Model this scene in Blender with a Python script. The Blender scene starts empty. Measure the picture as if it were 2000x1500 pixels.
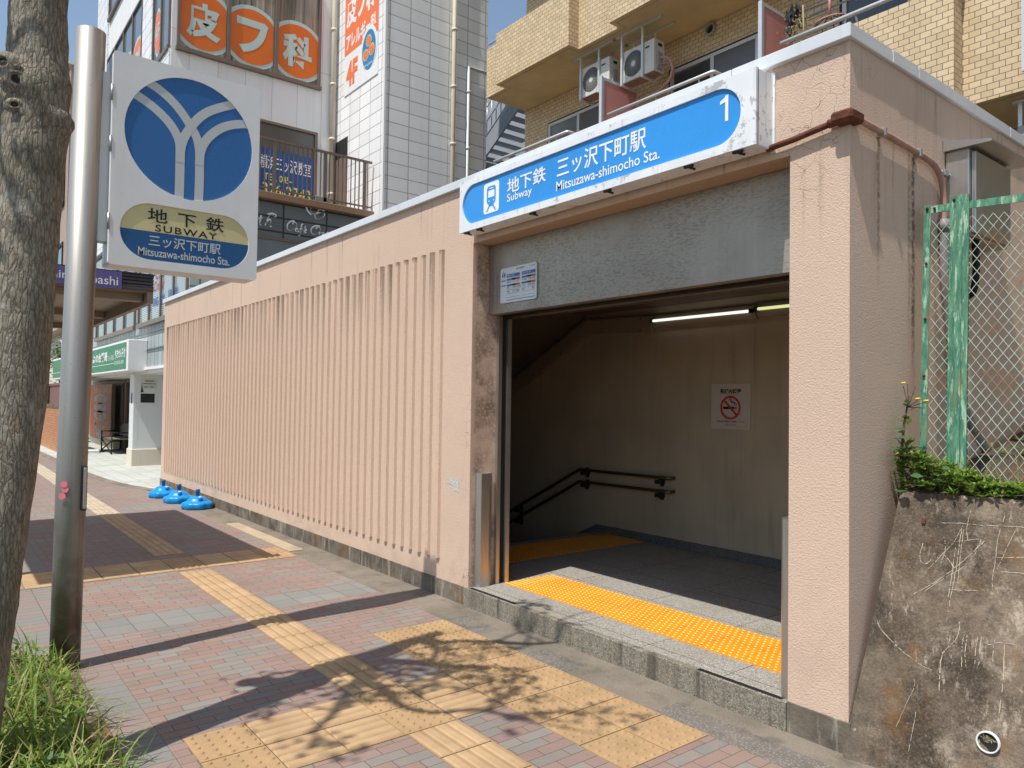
import bpy, math, random
from mathutils import Vector, Matrix, noise
random.seed(7)
S = bpy.context.scene
COL = S.collection
# ------------------------------------------------------------------ camera
A_, P_, RO_ = math.radians(38.3), math.radians(1.47), math.radians(0.80)
fw = Vector((-math.cos(A_)*math.cos(P_), math.sin(A_)*math.cos(P_), math.sin(P_)))
r0 = Vector((math.sin(A_), math.cos(A_), 0)); u0 = r0.cross(fw)
rr = math.cos(RO_)*r0 + math.sin(RO_)*u0; uu = -math.sin(RO_)*r0 + math.cos(RO_)*u0
CAM = Vector((0, 0, 1.636))
cd = bpy.data.cameras.new('camera'); cam = bpy.data.objects.new('camera', cd); COL.objects.link(cam)
cam.matrix_world = Matrix(((rr.x, uu.x, -fw.x, CAM.x), (rr.y, uu.y, -fw.y, CAM.y), (rr.z, uu.z, -fw.z, CAM.z), (0, 0, 0, 1)))
cd.sensor_width = 36; cd.lens = 1444/2000*36; cd.clip_start = 0.05; cd.clip_end = 2000
S.camera = cam
# ------------------------------------------------------------------ sky, sun, exposure
SUN = Vector((0.0745, -0.437, 0.8965)).normalized()
w = bpy.data.worlds.new('World'); S.world = w; w.use_nodes = True
nt = w.node_tree; bg = nt.nodes['Background']
sky = nt.nodes.new('ShaderNodeTexSky'); sky.sky_type = 'NISHITA'; sky.sun_disc = False
sky.sun_elevation = math.radians(63.7); sky.sun_rotation = math.radians(170.3); sky.dust_density = 0.6; sky.ozone_density = 1.6
tint = nt.nodes.new('ShaderNodeMix'); tint.data_type = 'RGBA'; tint.blend_type = 'MULTIPLY'; tint.inputs[0].default_value = 1; tint.inputs[7].default_value = (1.04, .97, .86, 1); nt.links.new(sky.outputs[0], tint.inputs[6]); nt.links.new(tint.outputs[2], bg.inputs[0]); bg.inputs[1].default_value = 0.15
ld = bpy.data.lights.new('sun', 'SUN'); ld.energy = 4.3; ld.angle = math.radians(0.53); ld.color = (1, .955, .88)
lo = bpy.data.objects.new('sun', ld); COL.objects.link(lo); lo.rotation_euler = SUN.to_track_quat('Z', 'Y').to_euler()
S.view_settings.view_transform = 'Standard'; S.view_settings.look = 'None'; S.view_settings.exposure = 0.3; S.view_settings.gamma = 1
S.render.engine = 'CYCLES'; S.cycles.max_bounces = 8; S.cycles.diffuse_bounces = 5
# ------------------------------------------------------------------ materials
def srgb(r, g, b):
    f = lambda c: (c/255/12.92) if c <= 10 else ((c/255+.055)/1.055)**2.4
    return (f(r), f(g), f(b))
class NT:
    def __init__(s, name):
        s.m = bpy.data.materials.new(name); s.m.use_nodes = True; s.t = s.m.node_tree
        s.b = s.t.nodes['Principled BSDF']; s.pos = s.n('ShaderNodeNewGeometry').outputs['Position']
    def n(s, ty, **k):
        x = s.t.nodes.new(ty)
        for a, v in k.items(): setattr(x, a, v)
        return x
    def set(s, node, i, v):
        if isinstance(v, bpy.types.NodeSocket): s.t.links.new(v, node.inputs[i])
        else:
            if isinstance(v, tuple) and len(v) == 3 and node.inputs[i].type == 'RGBA': v = (*v, 1)
            node.inputs[i].default_value = v
    def math(s, op, a, b=0.0, c=0.0, clamp=False):
        x = s.n('ShaderNodeMath', operation=op, use_clamp=clamp); s.set(x, 0, a); s.set(x, 1, b); s.set(x, 2, c); return x.outputs[0]
    def mix(s, f, a, b, blend='MIX'):
        x = s.n('ShaderNodeMix', data_type='RGBA', blend_type=blend); s.set(x, 0, f); s.set(x, 6, a); s.set(x, 7, b); return x.outputs[2]
    def noise(s, scale, detail=4, rough=.55, vec=None, dist=0):
        x = s.n('ShaderNodeTexNoise'); s.set(x, 'Vector', vec or s.pos); s.set(x, 'Scale', scale); s.set(x, 'Detail', detail); s.set(x, 'Roughness', rough); s.set(x, 'Distortion', dist)
        return x.outputs[0]
    def voro(s, scale, vec=None, feature='F1', out=0):
        x = s.n('ShaderNodeTexVoronoi', feature=feature); s.set(x, 'Vector', vec or s.pos); s.set(x, 'Scale', scale); return x.outputs[out]
    def ramp(s, f, lo, hi):
        x = s.n('ShaderNodeMapRange'); x.clamp = True; s.set(x, 0, f); s.set(x, 1, lo); s.set(x, 2, hi); return x.outputs[0]
    def scaled(s, sx, sy, sz, vec=None):
        x = s.n('ShaderNodeVectorMath', operation='MULTIPLY'); s.set(x, 0, vec or s.pos); x.inputs[1].default_value = (sx, sy, sz); return x.outputs[0]
    def sep(s, v=None):
        x = s.n('ShaderNodeSeparateXYZ'); s.set(x, 0, v or s.pos); return x.outputs
    def comb(s, a, b, c=0.0):
        x = s.n('ShaderNodeCombineXYZ'); s.set(x, 0, a); s.set(x, 1, b); s.set(x, 2, c); return x.outputs[0]
    def wall_uv(s):
        nn = s.n('ShaderNodeNewGeometry'); nx = s.math('ABSOLUTE', s.sep(nn.outputs['True Normal'])[0])
        g = s.math('GREATER_THAN', nx, .7); p = s.sep()
        u = s.math('ADD', s.math('MULTIPLY', p[0], s.math('SUBTRACT', 1.0, g)), s.math('MULTIPLY', p[1], g))
        return s.comb(u, p[2])
    def bump(s, h, strength=.3, dist=.01):
        x = s.n('ShaderNodeBump'); s.set(x, 'Height', h); s.set(x, 'Strength', strength); s.set(x, 'Distance', dist)
        prev = s.b.inputs['Normal'].links
        if prev: s.t.links.new(prev[0].from_socket, x.inputs['Normal'])
        s.t.links.new(x.outputs[0], s.b.inputs['Normal'])
    def out(s, color=None, rough=None, metal=None, spec=None):
        if color is not None: s.set(s.b, 'Base Color', color)
        if rough is not None: s.set(s.b, 'Roughness', rough)
        if metal is not None: s.set(s.b, 'Metallic', metal)
        if spec is not None: s.set(s.b, 'Specular IOR Level', spec)
        return s.m
def sc(c, f): return tuple(min(1, x*f) for x in c)
def plain(name, c, rough=.6, metal=0, var=.12, vs=6, streak=0, dirt=(.08, .06, .045), bump=0, bs=90, spec=.4):
    """a weathered single-colour surface: mottling, dirty streaks, fine bump"""
    k = NT(name)
    col = k.mix(k.ramp(k.noise(vs, 5), .3, .7), sc(c, 1-var), sc(c, 1+var*.7))
    if streak:
        st = k.noise(1, 4, .6, k.scaled(14, 14, .7)); sp = k.noise(1.3, 3)
        f = k.math('MULTIPLY', k.ramp(st, .52, .75), k.math('MULTIPLY', k.ramp(sp, .35, .7), streak))
        col = k.mix(f, col, dirt)
    if bump: k.bump(k.noise(bs, 3), bump, .006)
    r = k.math('ADD', k.math('MULTIPLY', k.noise(vs*2.3, 3), .25), rough-.12)
    return k.out(col, r, metal, spec)
def brick(k, vec, bw, bh, mortar, off=.5, freq=2):
    x = k.n('ShaderNodeTexBrick'); x.offset = off; x.offset_frequency = freq; x.squash = 1
    k.set(x, 'Vector', vec); k.set(x, 'Scale', 1.0); k.set(x, 'Brick Width', bw); k.set(x, 'Row Height', bh); k.set(x, 'Mortar Size', mortar); k.set(x, 'Mortar Smooth', .1)
    k.set(x, 'Color1', (0, 0, 0)); k.set(x, 'Color2', (1, 1, 1)); k.set(x, 'Mortar', (.5, .5, .5)); k.set(x, 'Bias', 0.0)
    return x.outputs['Color'], x.outputs['Fac']
MAT = {}
def stucco(name, c, big, streak=.5, lump=1.0):
    k = NT(name); p = k.sep()
    col = k.mix(k.ramp(k.noise(.9, 6, .65), .3, .7), sc(c, .88), sc(c, 1.06)); col = k.mix(k.math('MULTIPLY', k.ramp(k.noise(2.7, 5, .7), .55, .68), .35), col, (.47, .36, .3)); hc = k.math('MULTIPLY', k.ramp(k.voro(1.25, k.n_warp(.22, 2.6), 'DISTANCE_TO_EDGE'), .0035, .0012), k.ramp(k.noise(.8, 2), .54, .6)); col = k.mix(k.math('MULTIPLY', hc, .6), col, (.2, .14, .1))
    col = k.mix(k.ramp(k.noise(55, 3), .35, .75), sc(c, .93), col)
    st = k.noise(1, 3, .6, k.scaled(16, 16, .35)); top = k.ramp(p[2], 2.3, 3.35)
    f = k.math('MULTIPLY', k.ramp(st, .57, .72), k.math('MULTIPLY', k.math('MULTIPLY', top, k.ramp(k.noise(2.1, 2), .4, .6)), streak))
    col = k.mix(f, col, (.16, .11, .075))
    lo_ = k.math('MULTIPLY', k.ramp(p[2], .75, .1), k.ramp(k.noise(4, 5), .45, .75))
    col = k.mix(k.math('MULTIPLY', lo_, .35), col, (.25, .19, .14))
    # hairline cracks near the sign box and down the pier
    cr = k.voro(9, k.n_warp(.07, 14), 'DISTANCE_TO_EDGE'); cm = k.math('MULTIPLY', k.ramp(cr, .016, .004), k.ramp(k.noise(1.9, 2), .5, .58))
    zone = k.math('MULTIPLY', k.math('MAXIMUM', k.math('MULTIPLY', k.ramp(p[0], -5.05, -4.95), k.ramp(p[0], -4.8, -4.88)), k.math('MULTIPLY', k.ramp(p[0], -2.2, -2.15), k.ramp(p[2], 2.5, 2.75))), k.ramp(p[1], 3.75, 3.6))
    col = k.mix(k.math('MULTIPLY', k.math('MULTIPLY', cm, zone), .75), col, (.13, .09, .06))
    jam = k.math('MULTIPLY', k.math('MULTIPLY', k.math('GREATER_THAN', p[0], -4.92), k.math('LESS_THAN', p[0], -4.86)), k.ramp(p[1], 3.455, 3.5)); jam = k.math('MULTIPLY', jam, k.math('MULTIPLY', k.ramp(k.noise(3.2, 5, .7), .4, .6), k.ramp(k.noise(40, 4), .3, .5))); col = k.mix(k.math('MULTIPLY', jam, .75), col, (.1, .075, .055))
    side = k.math('GREATER_THAN', p[0], -1.775)
    for yc, wd, zb, cc, am in ((3.735, .022, 2.2, (.19, .11, .04), .8), (3.9, .018, 2.55, (.2, .13, .07), .5), (4.13, .028, 1.7, (.07, .055, .045), .85), (4.085, .03, 1.9, (.2, .12, .05), .55)):
        dy = k.math('ABSOLUTE', k.math('SUBTRACT', k.math('ADD', p[1], k.math('MULTIPLY', k.noise(6, 2), .03)), yc+.015)); f = k.math('MULTIPLY', k.ramp(dy, wd, wd*.3), k.math('MULTIPLY', k.math('MULTIPLY', k.ramp(p[2], zb, zb+.45), k.ramp(p[2], 3.03, 2.98)), side)); col = k.mix(k.math('MULTIPLY', f, k.math('MULTIPLY', k.ramp(k.noise(45, 3), .3, .6), am)), col, cc)
    h = k.math('ADD', k.noise(big, 3, .6, None, .5), k.math('MULTIPLY', k.noise(big*3, 2), .35))
    k.bump(h, .5*lump, .010)
    return k.out(col, .9, 0, .2)
def _warp(k, amt, scale):
    x = k.n('ShaderNodeTexNoise'); k.set(x, 'Vector', k.pos); k.set(x, 'Scale', scale)
    y = k.n('ShaderNodeVectorMath', operation='MULTIPLY_ADD'); k.set(y, 0, x.outputs['Color']); y.inputs[1].default_value = (amt,)*3; k.set(y, 2, k.pos); return y.outputs[0]
NT.n_warp = _warp
MAT['stucco'] = stucco('pink_stucco', (.65, .485, .378), 100, .8)
def mk_rib():
    k = NT('rain_streaked_rib'); p = k.sep(); c = (.635, .468, .36)
    col = k.mix(k.ramp(k.noise(55, 3), .35, .75), sc(c, .9), sc(c, 1.03))
    s1 = k.noise(1, 2, .5, k.scaled(7.3, 0, 0)); s2 = k.noise(1, 3, .6, k.scaled(2.1, 0, .0)); top = k.ramp(p[2], 2.2, 2.95)
    f = k.math('MULTIPLY', k.ramp(s1, .44, .58), k.math('MULTIPLY', k.ramp(s2, .36, .52), k.math('POWER', top, 1.5))); f = k.math('MULTIPLY', f, k.ramp(k.noise(38, 4, .7), .25, .45))
    tip = k.math('MULTIPLY', k.ramp(p[2], 2.885, 2.94), k.ramp(k.noise(15, 3), .36, .5)); f = k.math('MAXIMUM', f, k.math('MULTIPLY', tip, .9))
    col = k.mix(k.math('MULTIPLY', f, .85), col, (.12, .085, .06)); k.bump(k.noise(105, 3), .5, .01); return k.out(col, .9, 0, .2)
MAT['rib'] = mk_rib()
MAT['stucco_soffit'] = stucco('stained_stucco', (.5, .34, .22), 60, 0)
def mk_plinth():
    k = NT('mossy_concrete'); n1 = k.noise(3.2, 6, .65)
    col = k.mix(k.ramp(n1, .35, .65), (.065, .055, .042), (.21, .18, .145))
    st = k.noise(1, 4, .6, k.scaled(20, 20, 3)); col = k.mix(k.ramp(st, .55, .75), col, (.36, .33, .28))
    col = k.mix(k.math('MULTIPLY', k.ramp(k.noise(1.7, 4), .52, .68), .75), col, (.2, .1, .03))
    k.bump(k.noise(60, 5), .5, .008); return k.out(col, .9, 0, .2)
MAT['plinth'] = mk_plinth()
def mk_retain():
    k = NT('scratched_retaining_concrete'); p = k.sep()
    n1 = k.noise(3.1, 8, .72); col = k.mix(k.ramp(n1, .38, .64), (.06, .046, .034), (.235, .182, .134))
    col = k.mix(k.math('MULTIPLY', k.ramp(k.noise(85, 4, .85), .5, .72), .6), col, (.34, .275, .21))
    col = k.mix(k.math('MULTIPLY', k.ramp(k.noise(150, 3, .8), .5, .3), .5), col, (.03, .024, .018))
    right = k.ramp(p[0], -1.62, -1.2)
    pl = k.math('MULTIPLY', k.ramp(k.noise(5.5, 9, .8, None, .4), .51, .58), k.math('MULTIPLY', right, k.ramp(k.noise(2.4, 3), .38, .55))); pl = k.math('MULTIPLY', pl, k.ramp(k.noise(60, 4, .8), .34, .52)); col = k.mix(k.math('MULTIPLY', pl, .85), col, (.5, .42, .33))
    st = k.noise(1, 6, .75, k.scaled(30, 30, 2.2)); f = k.math('MULTIPLY', k.ramp(st, .56, .66), k.ramp(k.noise(2.7, 3), .46, .6)); f = k.math('MULTIPLY', f, k.ramp(k.noise(90, 3, .8), .35, .55)); col = k.mix(k.math('MULTIPLY', f, .85), col, (.47, .4, .32))
    col = k.mix(k.math('MULTIPLY', k.ramp(k.noise(3.3, 6, .65), .55, .68), .65), col, (.2, .095, .028))
    col = k.mix(k.math('MULTIPLY', k.ramp(k.noise(4.3, 6, .7), .57, .68), .6), col, (.028, .026, .024))
    edge = k.math('MULTIPLY', k.ramp(p[0], -1.66, -1.76), k.ramp(k.noise(9, 4), .3, .6)); col = k.mix(k.math('MULTIPLY', edge, .6), col, (.06, .062, .055))
    white = k.math('MULTIPLY', k.ramp(k.noise(7.5, 6, .75, k.scaled(1, 1, .7)), .63, .67), k.ramp(p[2], .45, .15)); col = k.mix(k.math('MULTIPLY', white, .85), col, (.6, .54, .46))
    k.bump(k.noise(55, 6, .75), .7, .010); k.bump(k.noise(7, 4), .3, .02)
    return k.out(col, .92, 0, .15)
MAT['retain'] = mk_retain()
def mk_paver():
    k = NT('paver_blocks'); p = k.sep()
    fac, mo = brick(k, k.comb(p[1], p[0]), .2, .075, .0022)
    pick = k.math('GREATER_THAN', fac, .66)
    pink = k.mix(fac, (.225, .152, .128), (.285, .198, .168)); grey = k.mix(k.ramp(fac, .66, 1), (.185, .18, .162), (.228, .22, .198))
    col = k.mix(pick, pink, grey)
    pink2 = k.mix(k.ramp(k.noise(9, 2), .4, .6), col, sc((.34, .22, .18), .85)); col = k.mix(.35, col, pink2)
    # bands of grey 200 mm slabs every 6.1 m
    gx = k.math('MODULO', k.math('ADD', p[0], 61+6.12), 6.1)
    band = k.math('LESS_THAN', gx, .4)
    fac2, mo2 = brick(k, k.comb(p[1], k.math('SUBTRACT', p[0], -6.12)), .2, .2, .0025, 0.0, 1)
    col = k.mix(band, col, k.mix(fac2, (.19, .19, .178), (.225, .222, .205))); mo = k.math('ADD', k.math('MULTIPLY', mo, k.math('SUBTRACT', 1.0, band)), k.math('MULTIPLY', mo2, band))
    edge = k.math('LESS_THAN', p[1], .93); fac3, mo3 = brick(k, k.comb(p[0], k.math('ADD', p[1], 9.27)), .1, .2, .0022, 0.0, 1)
    col = k.mix(edge, col, k.mix(k.ramp(fac3, .45, .55), (.24, .185, .165), (.2, .195, .18))); mo = k.mix(edge, mo, mo3)
    col = k.mix(k.math('MULTIPLY', k.ramp(k.noise(260, 2, .7), .5, .8), .28), col, (.52, .46, .4))
    col = k.mix(k.math('MULTIPLY', k.ramp(k.noise(260, 2, .7), .5, .2), .3), col, (.08, .06, .05))
    col = k.mix(k.math('MULTIPLY', k.ramp(k.noise(.8, 5), .45, .75), .25), col, (.13, .115, .1))
    col = k.mix(k.math('MULTIPLY', k.ramp(k.noise(14, 6, .7), .62, .7), .22), col, (.11, .09, .075))
    col = k.mix(k.math('MULTIPLY', mo, .8), col, (.06, .05, .043))
    gm = k.math('MULTIPLY', k.ramp(k.voro(1.9), .03, .018), k.math('GREATER_THAN', k.noise(2.3, 1), .5)); col = k.mix(k.math('MULTIPLY', gm, .8), col, (.04, .036, .033)); wm = k.ramp(k.voro(2.6, k.scaled(1.1, .9, 1)), .016, .01); col = k.mix(k.math('MULTIPLY', wm, .7), col, (.55, .52, .47))
    k.bump(k.math('SUBTRACT', k.math('MULTIPLY', k.noise(200, 3), .35), mo), .5, .003)
    return k.out(col, .85, 0, .3)
MAT['paver'] = mk_paver()
def mk_asph(name, a, b, sp, scale=190):
    k = NT(name); col = k.mix(k.ramp(k.noise(1.6, 6, .65), .3, .7), a, b)
    v = k.voro(scale); col = k.mix(k.math('MULTIPLY', k.ramp(v, .45, .15), .5), col, sp)
    col = k.mix(k.math('MULTIPLY', k.ramp(k.noise(6, 5), .55, .7), .5), col, sc(a, .6))
    k.bump(k.noise(150, 4), .5, .006); return k.out(col, .9, 0, .25)
MAT['gutter'] = mk_asph('worn_gutter_concrete', (.12, .105, .083), (.25, .21, .165), (.38, .33, .27))
MAT['gravel'] = mk_asph('exposed_aggregate', (.10, .09, .08), (.2, .18, .155), (.42, .37, .31), 75)
MAT['road'] = mk_asph('road_asphalt', (.05, .05, .05), (.075, .073, .07), (.12, .12, .12))
MAT['soil'] = mk_asph('brown_soil', (.04, .03, .022), (.12, .088, .062), (.24, .19, .14), 60)
def mk_tactile(name, c, d=.2):
    k = NT(name); col = k.mix(k.ramp(k.noise(4, 5), .3, .7), sc(c, 1-d), sc(c, 1.08))
    col = k.mix(k.math('MULTIPLY', k.ramp(k.noise(230, 2), .52, .75), .3), col, sc(c, .55))
    col = k.mix(k.math('MULTIPLY', k.ramp(k.noise(2.2, 6, .7), .56, .72), .35), col, (.2, .14, .08))
    k.bump(k.noise(180, 3), .25, .003); return k.out(col, .75, 0, .3)
MAT['tac'] = mk_tactile('worn_tactile_concrete', (.405, .265, .138)); MAT['tac_groove'] = mk_tactile('tactile_groove', (.37, .238, .122)); MAT['tac_top'] = mk_tactile('worn_tactile_bar_top', (.45, .305, .172)); MAT['tac_pale'] = mk_tactile('pale_tactile_concrete', (.42, .335, .23)); MAT['pale_top'] = mk_tactile('pale_tactile_bar_top', (.47, .39, .29))
MAT['tacy'] = mk_tactile('yellow_tactile_tile', (.74, .255, .005), .08); MAT['taclite'] = mk_tactile('worn_yellow_stud', (.82, .56, .2), .1)
def mk_granite(name, a, b, c, joint=None):
    k = NT(name); p = k.sep(); v = k.voro(150, None, 'F1', 1); g = k.sep(v)[0]
    col = k.mix(k.ramp(g, .1, .9), a, b); col = k.mix(k.math('GREATER_THAN', k.noise(140, 2, .8), .58), col, c)
    col = k.mix(k.math('MULTIPLY', k.ramp(k.noise(2.2, 5), .5, .7), .3), col, (.2, .15, .1))
    if joint:
        st = k.noise(1, 4, .6, k.scaled(13, 13, 1)); col = k.mix(k.math('MULTIPLY', k.ramp(st, .52, .7), joint), col, (.06, .05, .042))
    return k.out(col, .55, 0, .4)
MAT['granite'] = mk_granite('granite_floor', (.25, .235, .205), (.46, .435, .39), (.085, .08, .072))
MAT['granite_riser'] = mk_granite('weathered_granite_riser', (.16, .143, .115), (.33, .3, .245), (.075, .066, .052), .8)
MAT['granite_dark'] = mk_granite('dark_granite', (.07, .075, .08), (.16, .17, .18), (.03, .03, .03))
def mk_steel(name, c, rough=.4, blotch=0.0, streaky=1):
    k = NT(name); col = k.mix(k.noise(1, 3, .5, k.scaled(90, 90, 1)), sc(c, .88), sc(c, 1.08))
    if blotch:
        # condensation stains: short flat flakes gathered in the middle of the panel
        fl = k.noise(1, 4, .6, k.scaled(34, 1, 125)); zone = k.ramp(k.noise(1.1, 3), .38, .55)
        col = k.mix(k.math('MULTIPLY', k.math('MULTIPLY', k.ramp(fl, .535, .56), zone), blotch), col, (.125, .1, .074))
        col = k.mix(k.math('MULTIPLY', k.ramp(k.noise(1.9, 4), .45, .7), .35), col, (.16, .13, .1))
    r = k.math('ADD', k.math('MULTIPLY', k.noise(6, 4), .2), rough-.1)
    return k.out(col, r, .9 if not blotch else .55, .5)
MAT['steel'] = mk_steel('stainless_steel', (.5, .49, .47), .38); MAT['shutter'] = mk_steel('stained_steel_panel', (.40, .365, .315), .45, .42)
MAT['galv'] = mk_steel('galvanised_pole_steel', (.42, .42, .41), .42); MAT['bronze'] = mk_steel('bronze_steel', (.2, .145, .1), .35)
MAT['dark'] = plain('dark_metal', (.018, .018, .019), .5); MAT['black'] = plain('black_rubber', (.012, .012, .013), .7)
MAT['pole'] = None
def mk_pole():
    k = NT('rusting_pole_steel'); p = k.sep(); col = k.mix(k.noise(1, 4, .6, k.scaled(40, 40, 1.2)), (.22, .21, .195), (.38, .375, .36))
    rs = k.math('MULTIPLY', k.ramp(k.noise(1, 4, .6, k.scaled(22, 22, .8)), .36, .6), k.ramp(p[1], .725, .775))
    col = k.mix(k.math('MULTIPLY', rs, .85), col, (.19, .11, .055)); col = k.mix(k.math('MULTIPLY', k.ramp(p[2], 1.2, .2), k.ramp(k.noise(5, 5), .4, .65)), col, (.13, .1, .07))
    col = k.mix(k.math('MULTIPLY', k.ramp(k.noise(80, 3), .66, .72), .5), col, (.09, .06, .04))
    return k.out(col, .5, .55, .5)
MAT['pole'] = mk_pole()
MAT['white'] = plain('white_painted_metal', (.78, .78, .77), .4, 0, .05, 3, .18, (.4, .36, .3))
def mk_chip():
    k = NT('flaking_white_paint'); col = k.mix(k.ramp(k.noise(3, 4), .3, .7), (.72, .75, .78), (.82, .84, .85)); p = k.sep()
    z = k.math('MAXIMUM', k.ramp(k.noise(5, 8, .74), .6, .62), k.math('MULTIPLY', k.ramp(k.noise(22, 6, .8), .56, .6), k.ramp(k.noise(2.2, 3), .52, .62)))
    col = k.mix(k.math('MULTIPLY', z, .75), col, (.36, .36, .365)); col = k.mix(k.math('MULTIPLY', k.ramp(k.noise(1, 4, .6, k.scaled(30, 30, 1.2)), .58, .75), .35), col, (.25, .23, .2))
    return k.out(col, .5, .1, .4)
MAT['chip'] = mk_chip()
MAT['coping'] = plain('aluminium_coping', (.66, .69, .72), .4, .1, .07, 2, .25, (.3, .3, .3))
MAT['blue'] = plain('faded_blue_acrylic', (.035, .29, .74), .3, 0, .1, 2.2); MAT['emblue'] = plain('deep_blue_acrylic', (.03, .14, .38), .28, 0, .06, 2)
MAT['navy'] = plain('navy_film', (.008, .085, .24), .35, 0, .1, 5); MAT['cream'] = plain('cream_acrylic', (.66, .58, .29), .35, 0, .06, 2)
MAT['lite'] = plain('light_grey_acrylic', (.55, .57, .57), .3, 0, .04, 2); MAT['ink'] = plain('black_ink', (.012, .012, .012), .5); MAT['wtext'] = plain('white_film', (.8, .82, .83), .4, 0, .03)
MAT['rust'] = plain('rusted_iron', (.13, .045, .025), .8, .2, .45, 18, 0, bump=.5, bs=60); MAT['pinkpipe'] = plain('pink_painted_pipe', (.42, .25, .2), .55, 0, .2, 12, .8, (.2, .08, .03))
MAT['greypipe'] = plain('grey_plastic_pipe', (.23, .215, .21), .5); MAT['pvc'] = plain('white_plastic_pipe', (.66, .68, .66), .4, 0, .05, 5, .2)
def mk_green():
    k = NT('peeling_green_paint'); col = k.mix(k.ramp(k.noise(1, 5, .7, k.scaled(60, 60, 5)), .4, .62), (.028, .135, .085), (.1, .25, .15))
    col = k.mix(k.math('MULTIPLY', k.ramp(k.noise(1, 6, .7, k.scaled(45, 45, 4)), .54, .6), .8), col, (.35, .5, .36))
    col = k.mix(k.math('MULTIPLY', k.ramp(k.noise(1, 4, .6, k.scaled(30, 30, 2)), .6, .72), .7), col, (.22, .12, .04)); k.bump(k.noise(50, 4), .4, .004); return k.out(col, .6, .1, .4)
MAT['green'] = mk_green()
def mk_wire():
    k = NT('rusty_coated_wire'); col = k.mix(k.ramp(k.noise(9, 3), .5, .62), (.42, .5, .42), (.36, .21, .1)); return k.out(col, .6, .2)
MAT['wire'] = mk_wire()
def mk_bark():
    k = NT('grey_bark'); col = k.mix(k.ramp(k.noise(1, 6, .7, k.scaled(95, 95, 20)), .35, .65), (.15, .13, .1), (.35, .31, .245))
    col = k.mix(k.math('MULTIPLY', k.ramp(k.noise(120, 2), .66, .7), .6), col, (.035, .03, .025))
    col = k.mix(k.math('MULTIPLY', k.ramp(k.noise(4, 4), .52, .65), .5), col, (.11, .115, .07)); col = k.mix(k.math('MULTIPLY', k.ramp(k.noise(7, 4), .62, .7), .4), col, (.25, .14, .06))
    ck = k.voro(1, k.scaled(62, 62, 13, k.n_warp(.012, 40)), 'DISTANCE_TO_EDGE'); col = k.mix(k.math('MULTIPLY', k.ramp(ck, .12, .02), .55), col, (.07, .058, .044)); col = k.mix(k.math('MULTIPLY', k.ramp(k.noise(5.5, 5, .7), .56, .66), .5), col, (.4, .4, .34)); k.bump(k.ramp(ck, .0, .2), .6, .006); k.bump(k.noise(1, 6, .7, k.scaled(110, 110, 22)), .6, .006); k.bump(k.noise(1, 4, .6, k.scaled(12, 12, 70)), .25, .006); return k.out(col, .9, 0, .2)
MAT['bark'] = mk_bark()
def leafm(name, a, b, dry=None):
    k = NT(name); col = k.mix(k.noise(28, 2), a, b)
    if dry: col = k.mix(k.ramp(k.noise(60, 1), .6, .66), col, dry)
    t = k.n('ShaderNodeBsdfTranslucent'); k.set(t, 0, col); mx = k.n('ShaderNodeMixShader'); mx.inputs[0].default_value = .35
    k.out(col, .5, 0, .4); k.t.links.new(k.b.outputs[0], mx.inputs[1]); k.t.links.new(t.outputs[0], mx.inputs[2]); k.t.links.new(mx.outputs[0], k.t.nodes['Material Output'].inputs[0]); return k.m
MAT['grass'] = leafm('grass_blade', (.12, .19, .025), (.27, .34, .06), (.48, .41, .19)); MAT['leaf'] = leafm('weed_leaf', (.11, .2, .03), (.24, .36, .06)); MAT['leafdark'] = leafm('broad_leaf', (.05, .12, .04), (.11, .2, .07))
MAT['straw'] = leafm('dry_stalk', (.4, .33, .17), (.5, .42, .25)); MAT['yellow'] = plain('yellow_petal', (.8, .5, .02), .6); MAT['stem'] = plain('purple_stem', (.12, .06, .045), .6)
def glass(name, c, rough=.06):
    k = NT(name); return k.out(k.mix(k.noise(1.3, 2), sc(c, .7), sc(c, 1.3)), rough, 0, .8)
MAT['glass'] = glass('dark_window_glass', (.05, .06, .065)); MAT['glass_sky'] = glass('sky_window_glass', (.16, .2, .23)); MAT['glass_grey'] = glass('mesh_screen_glass', (.1, .095, .09), .25)
def mk_blind():
    k = NT('blind_behind_glass'); p = k.sep(); s_ = k.math('SINE', k.math('MULTIPLY', p[2], 150.0)); return k.out(k.mix(k.ramp(s_, -.1, .3), (.16, .2, .22), (.5, .54, .55)), .12, 0, .6)
MAT['blind'] = mk_blind()
def mk_curtain():
    k = NT('curtain_behind_glass'); return k.out(k.mix(k.ramp(k.noise(1, 4, .6, k.scaled(9, 9, .3)), .35, .65), (.07, .06, .05), (.42, .38, .3)), .2, 0, .6)
MAT['curtain'] = mk_curtain()
def mk_siding(name, c, g, bw, bh, mo=.012, off=0.0, var=.06, streak=.2):
    k = NT(name); fac, m_ = brick(k, k.wall_uv(), bw, bh, mo, off, 2); col = k.mix(fac, sc(c, 1-var), sc(c, 1+var))
    col = k.mix(k.math('MULTIPLY', k.ramp(k.noise(1, 4, .6, k.scaled(9, 9, .4)), .5, .75), streak), col, sc(c, .6)); col = k.mix(m_, col, g)
    k.bump(k.math('SUBTRACT', 1.0, m_), .6, .015); return k.out(col, .5, 0, .4)
MAT['siding'] = mk_siding('white_ribbed_siding', (.82, .825, .83), (.4, .41, .42), .52, .30, .011)
MAT['alc'] = mk_siding('white_wall_panels', (.84, .83, .81), (.5, .5, .5), .61, 3.2, .006, 0, .03, .25)
MAT['slate'] = mk_siding('dark_slate_tiles', (.15, .17, .18), (.035, .04, .045), .95, .3, .02, 0, .12)
MAT['ptile'] = mk_siding('pale_green_tiles', (.36, .41, .41), (.12, .14, .15), .34, .38, .018, 0, .14, .4)
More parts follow.
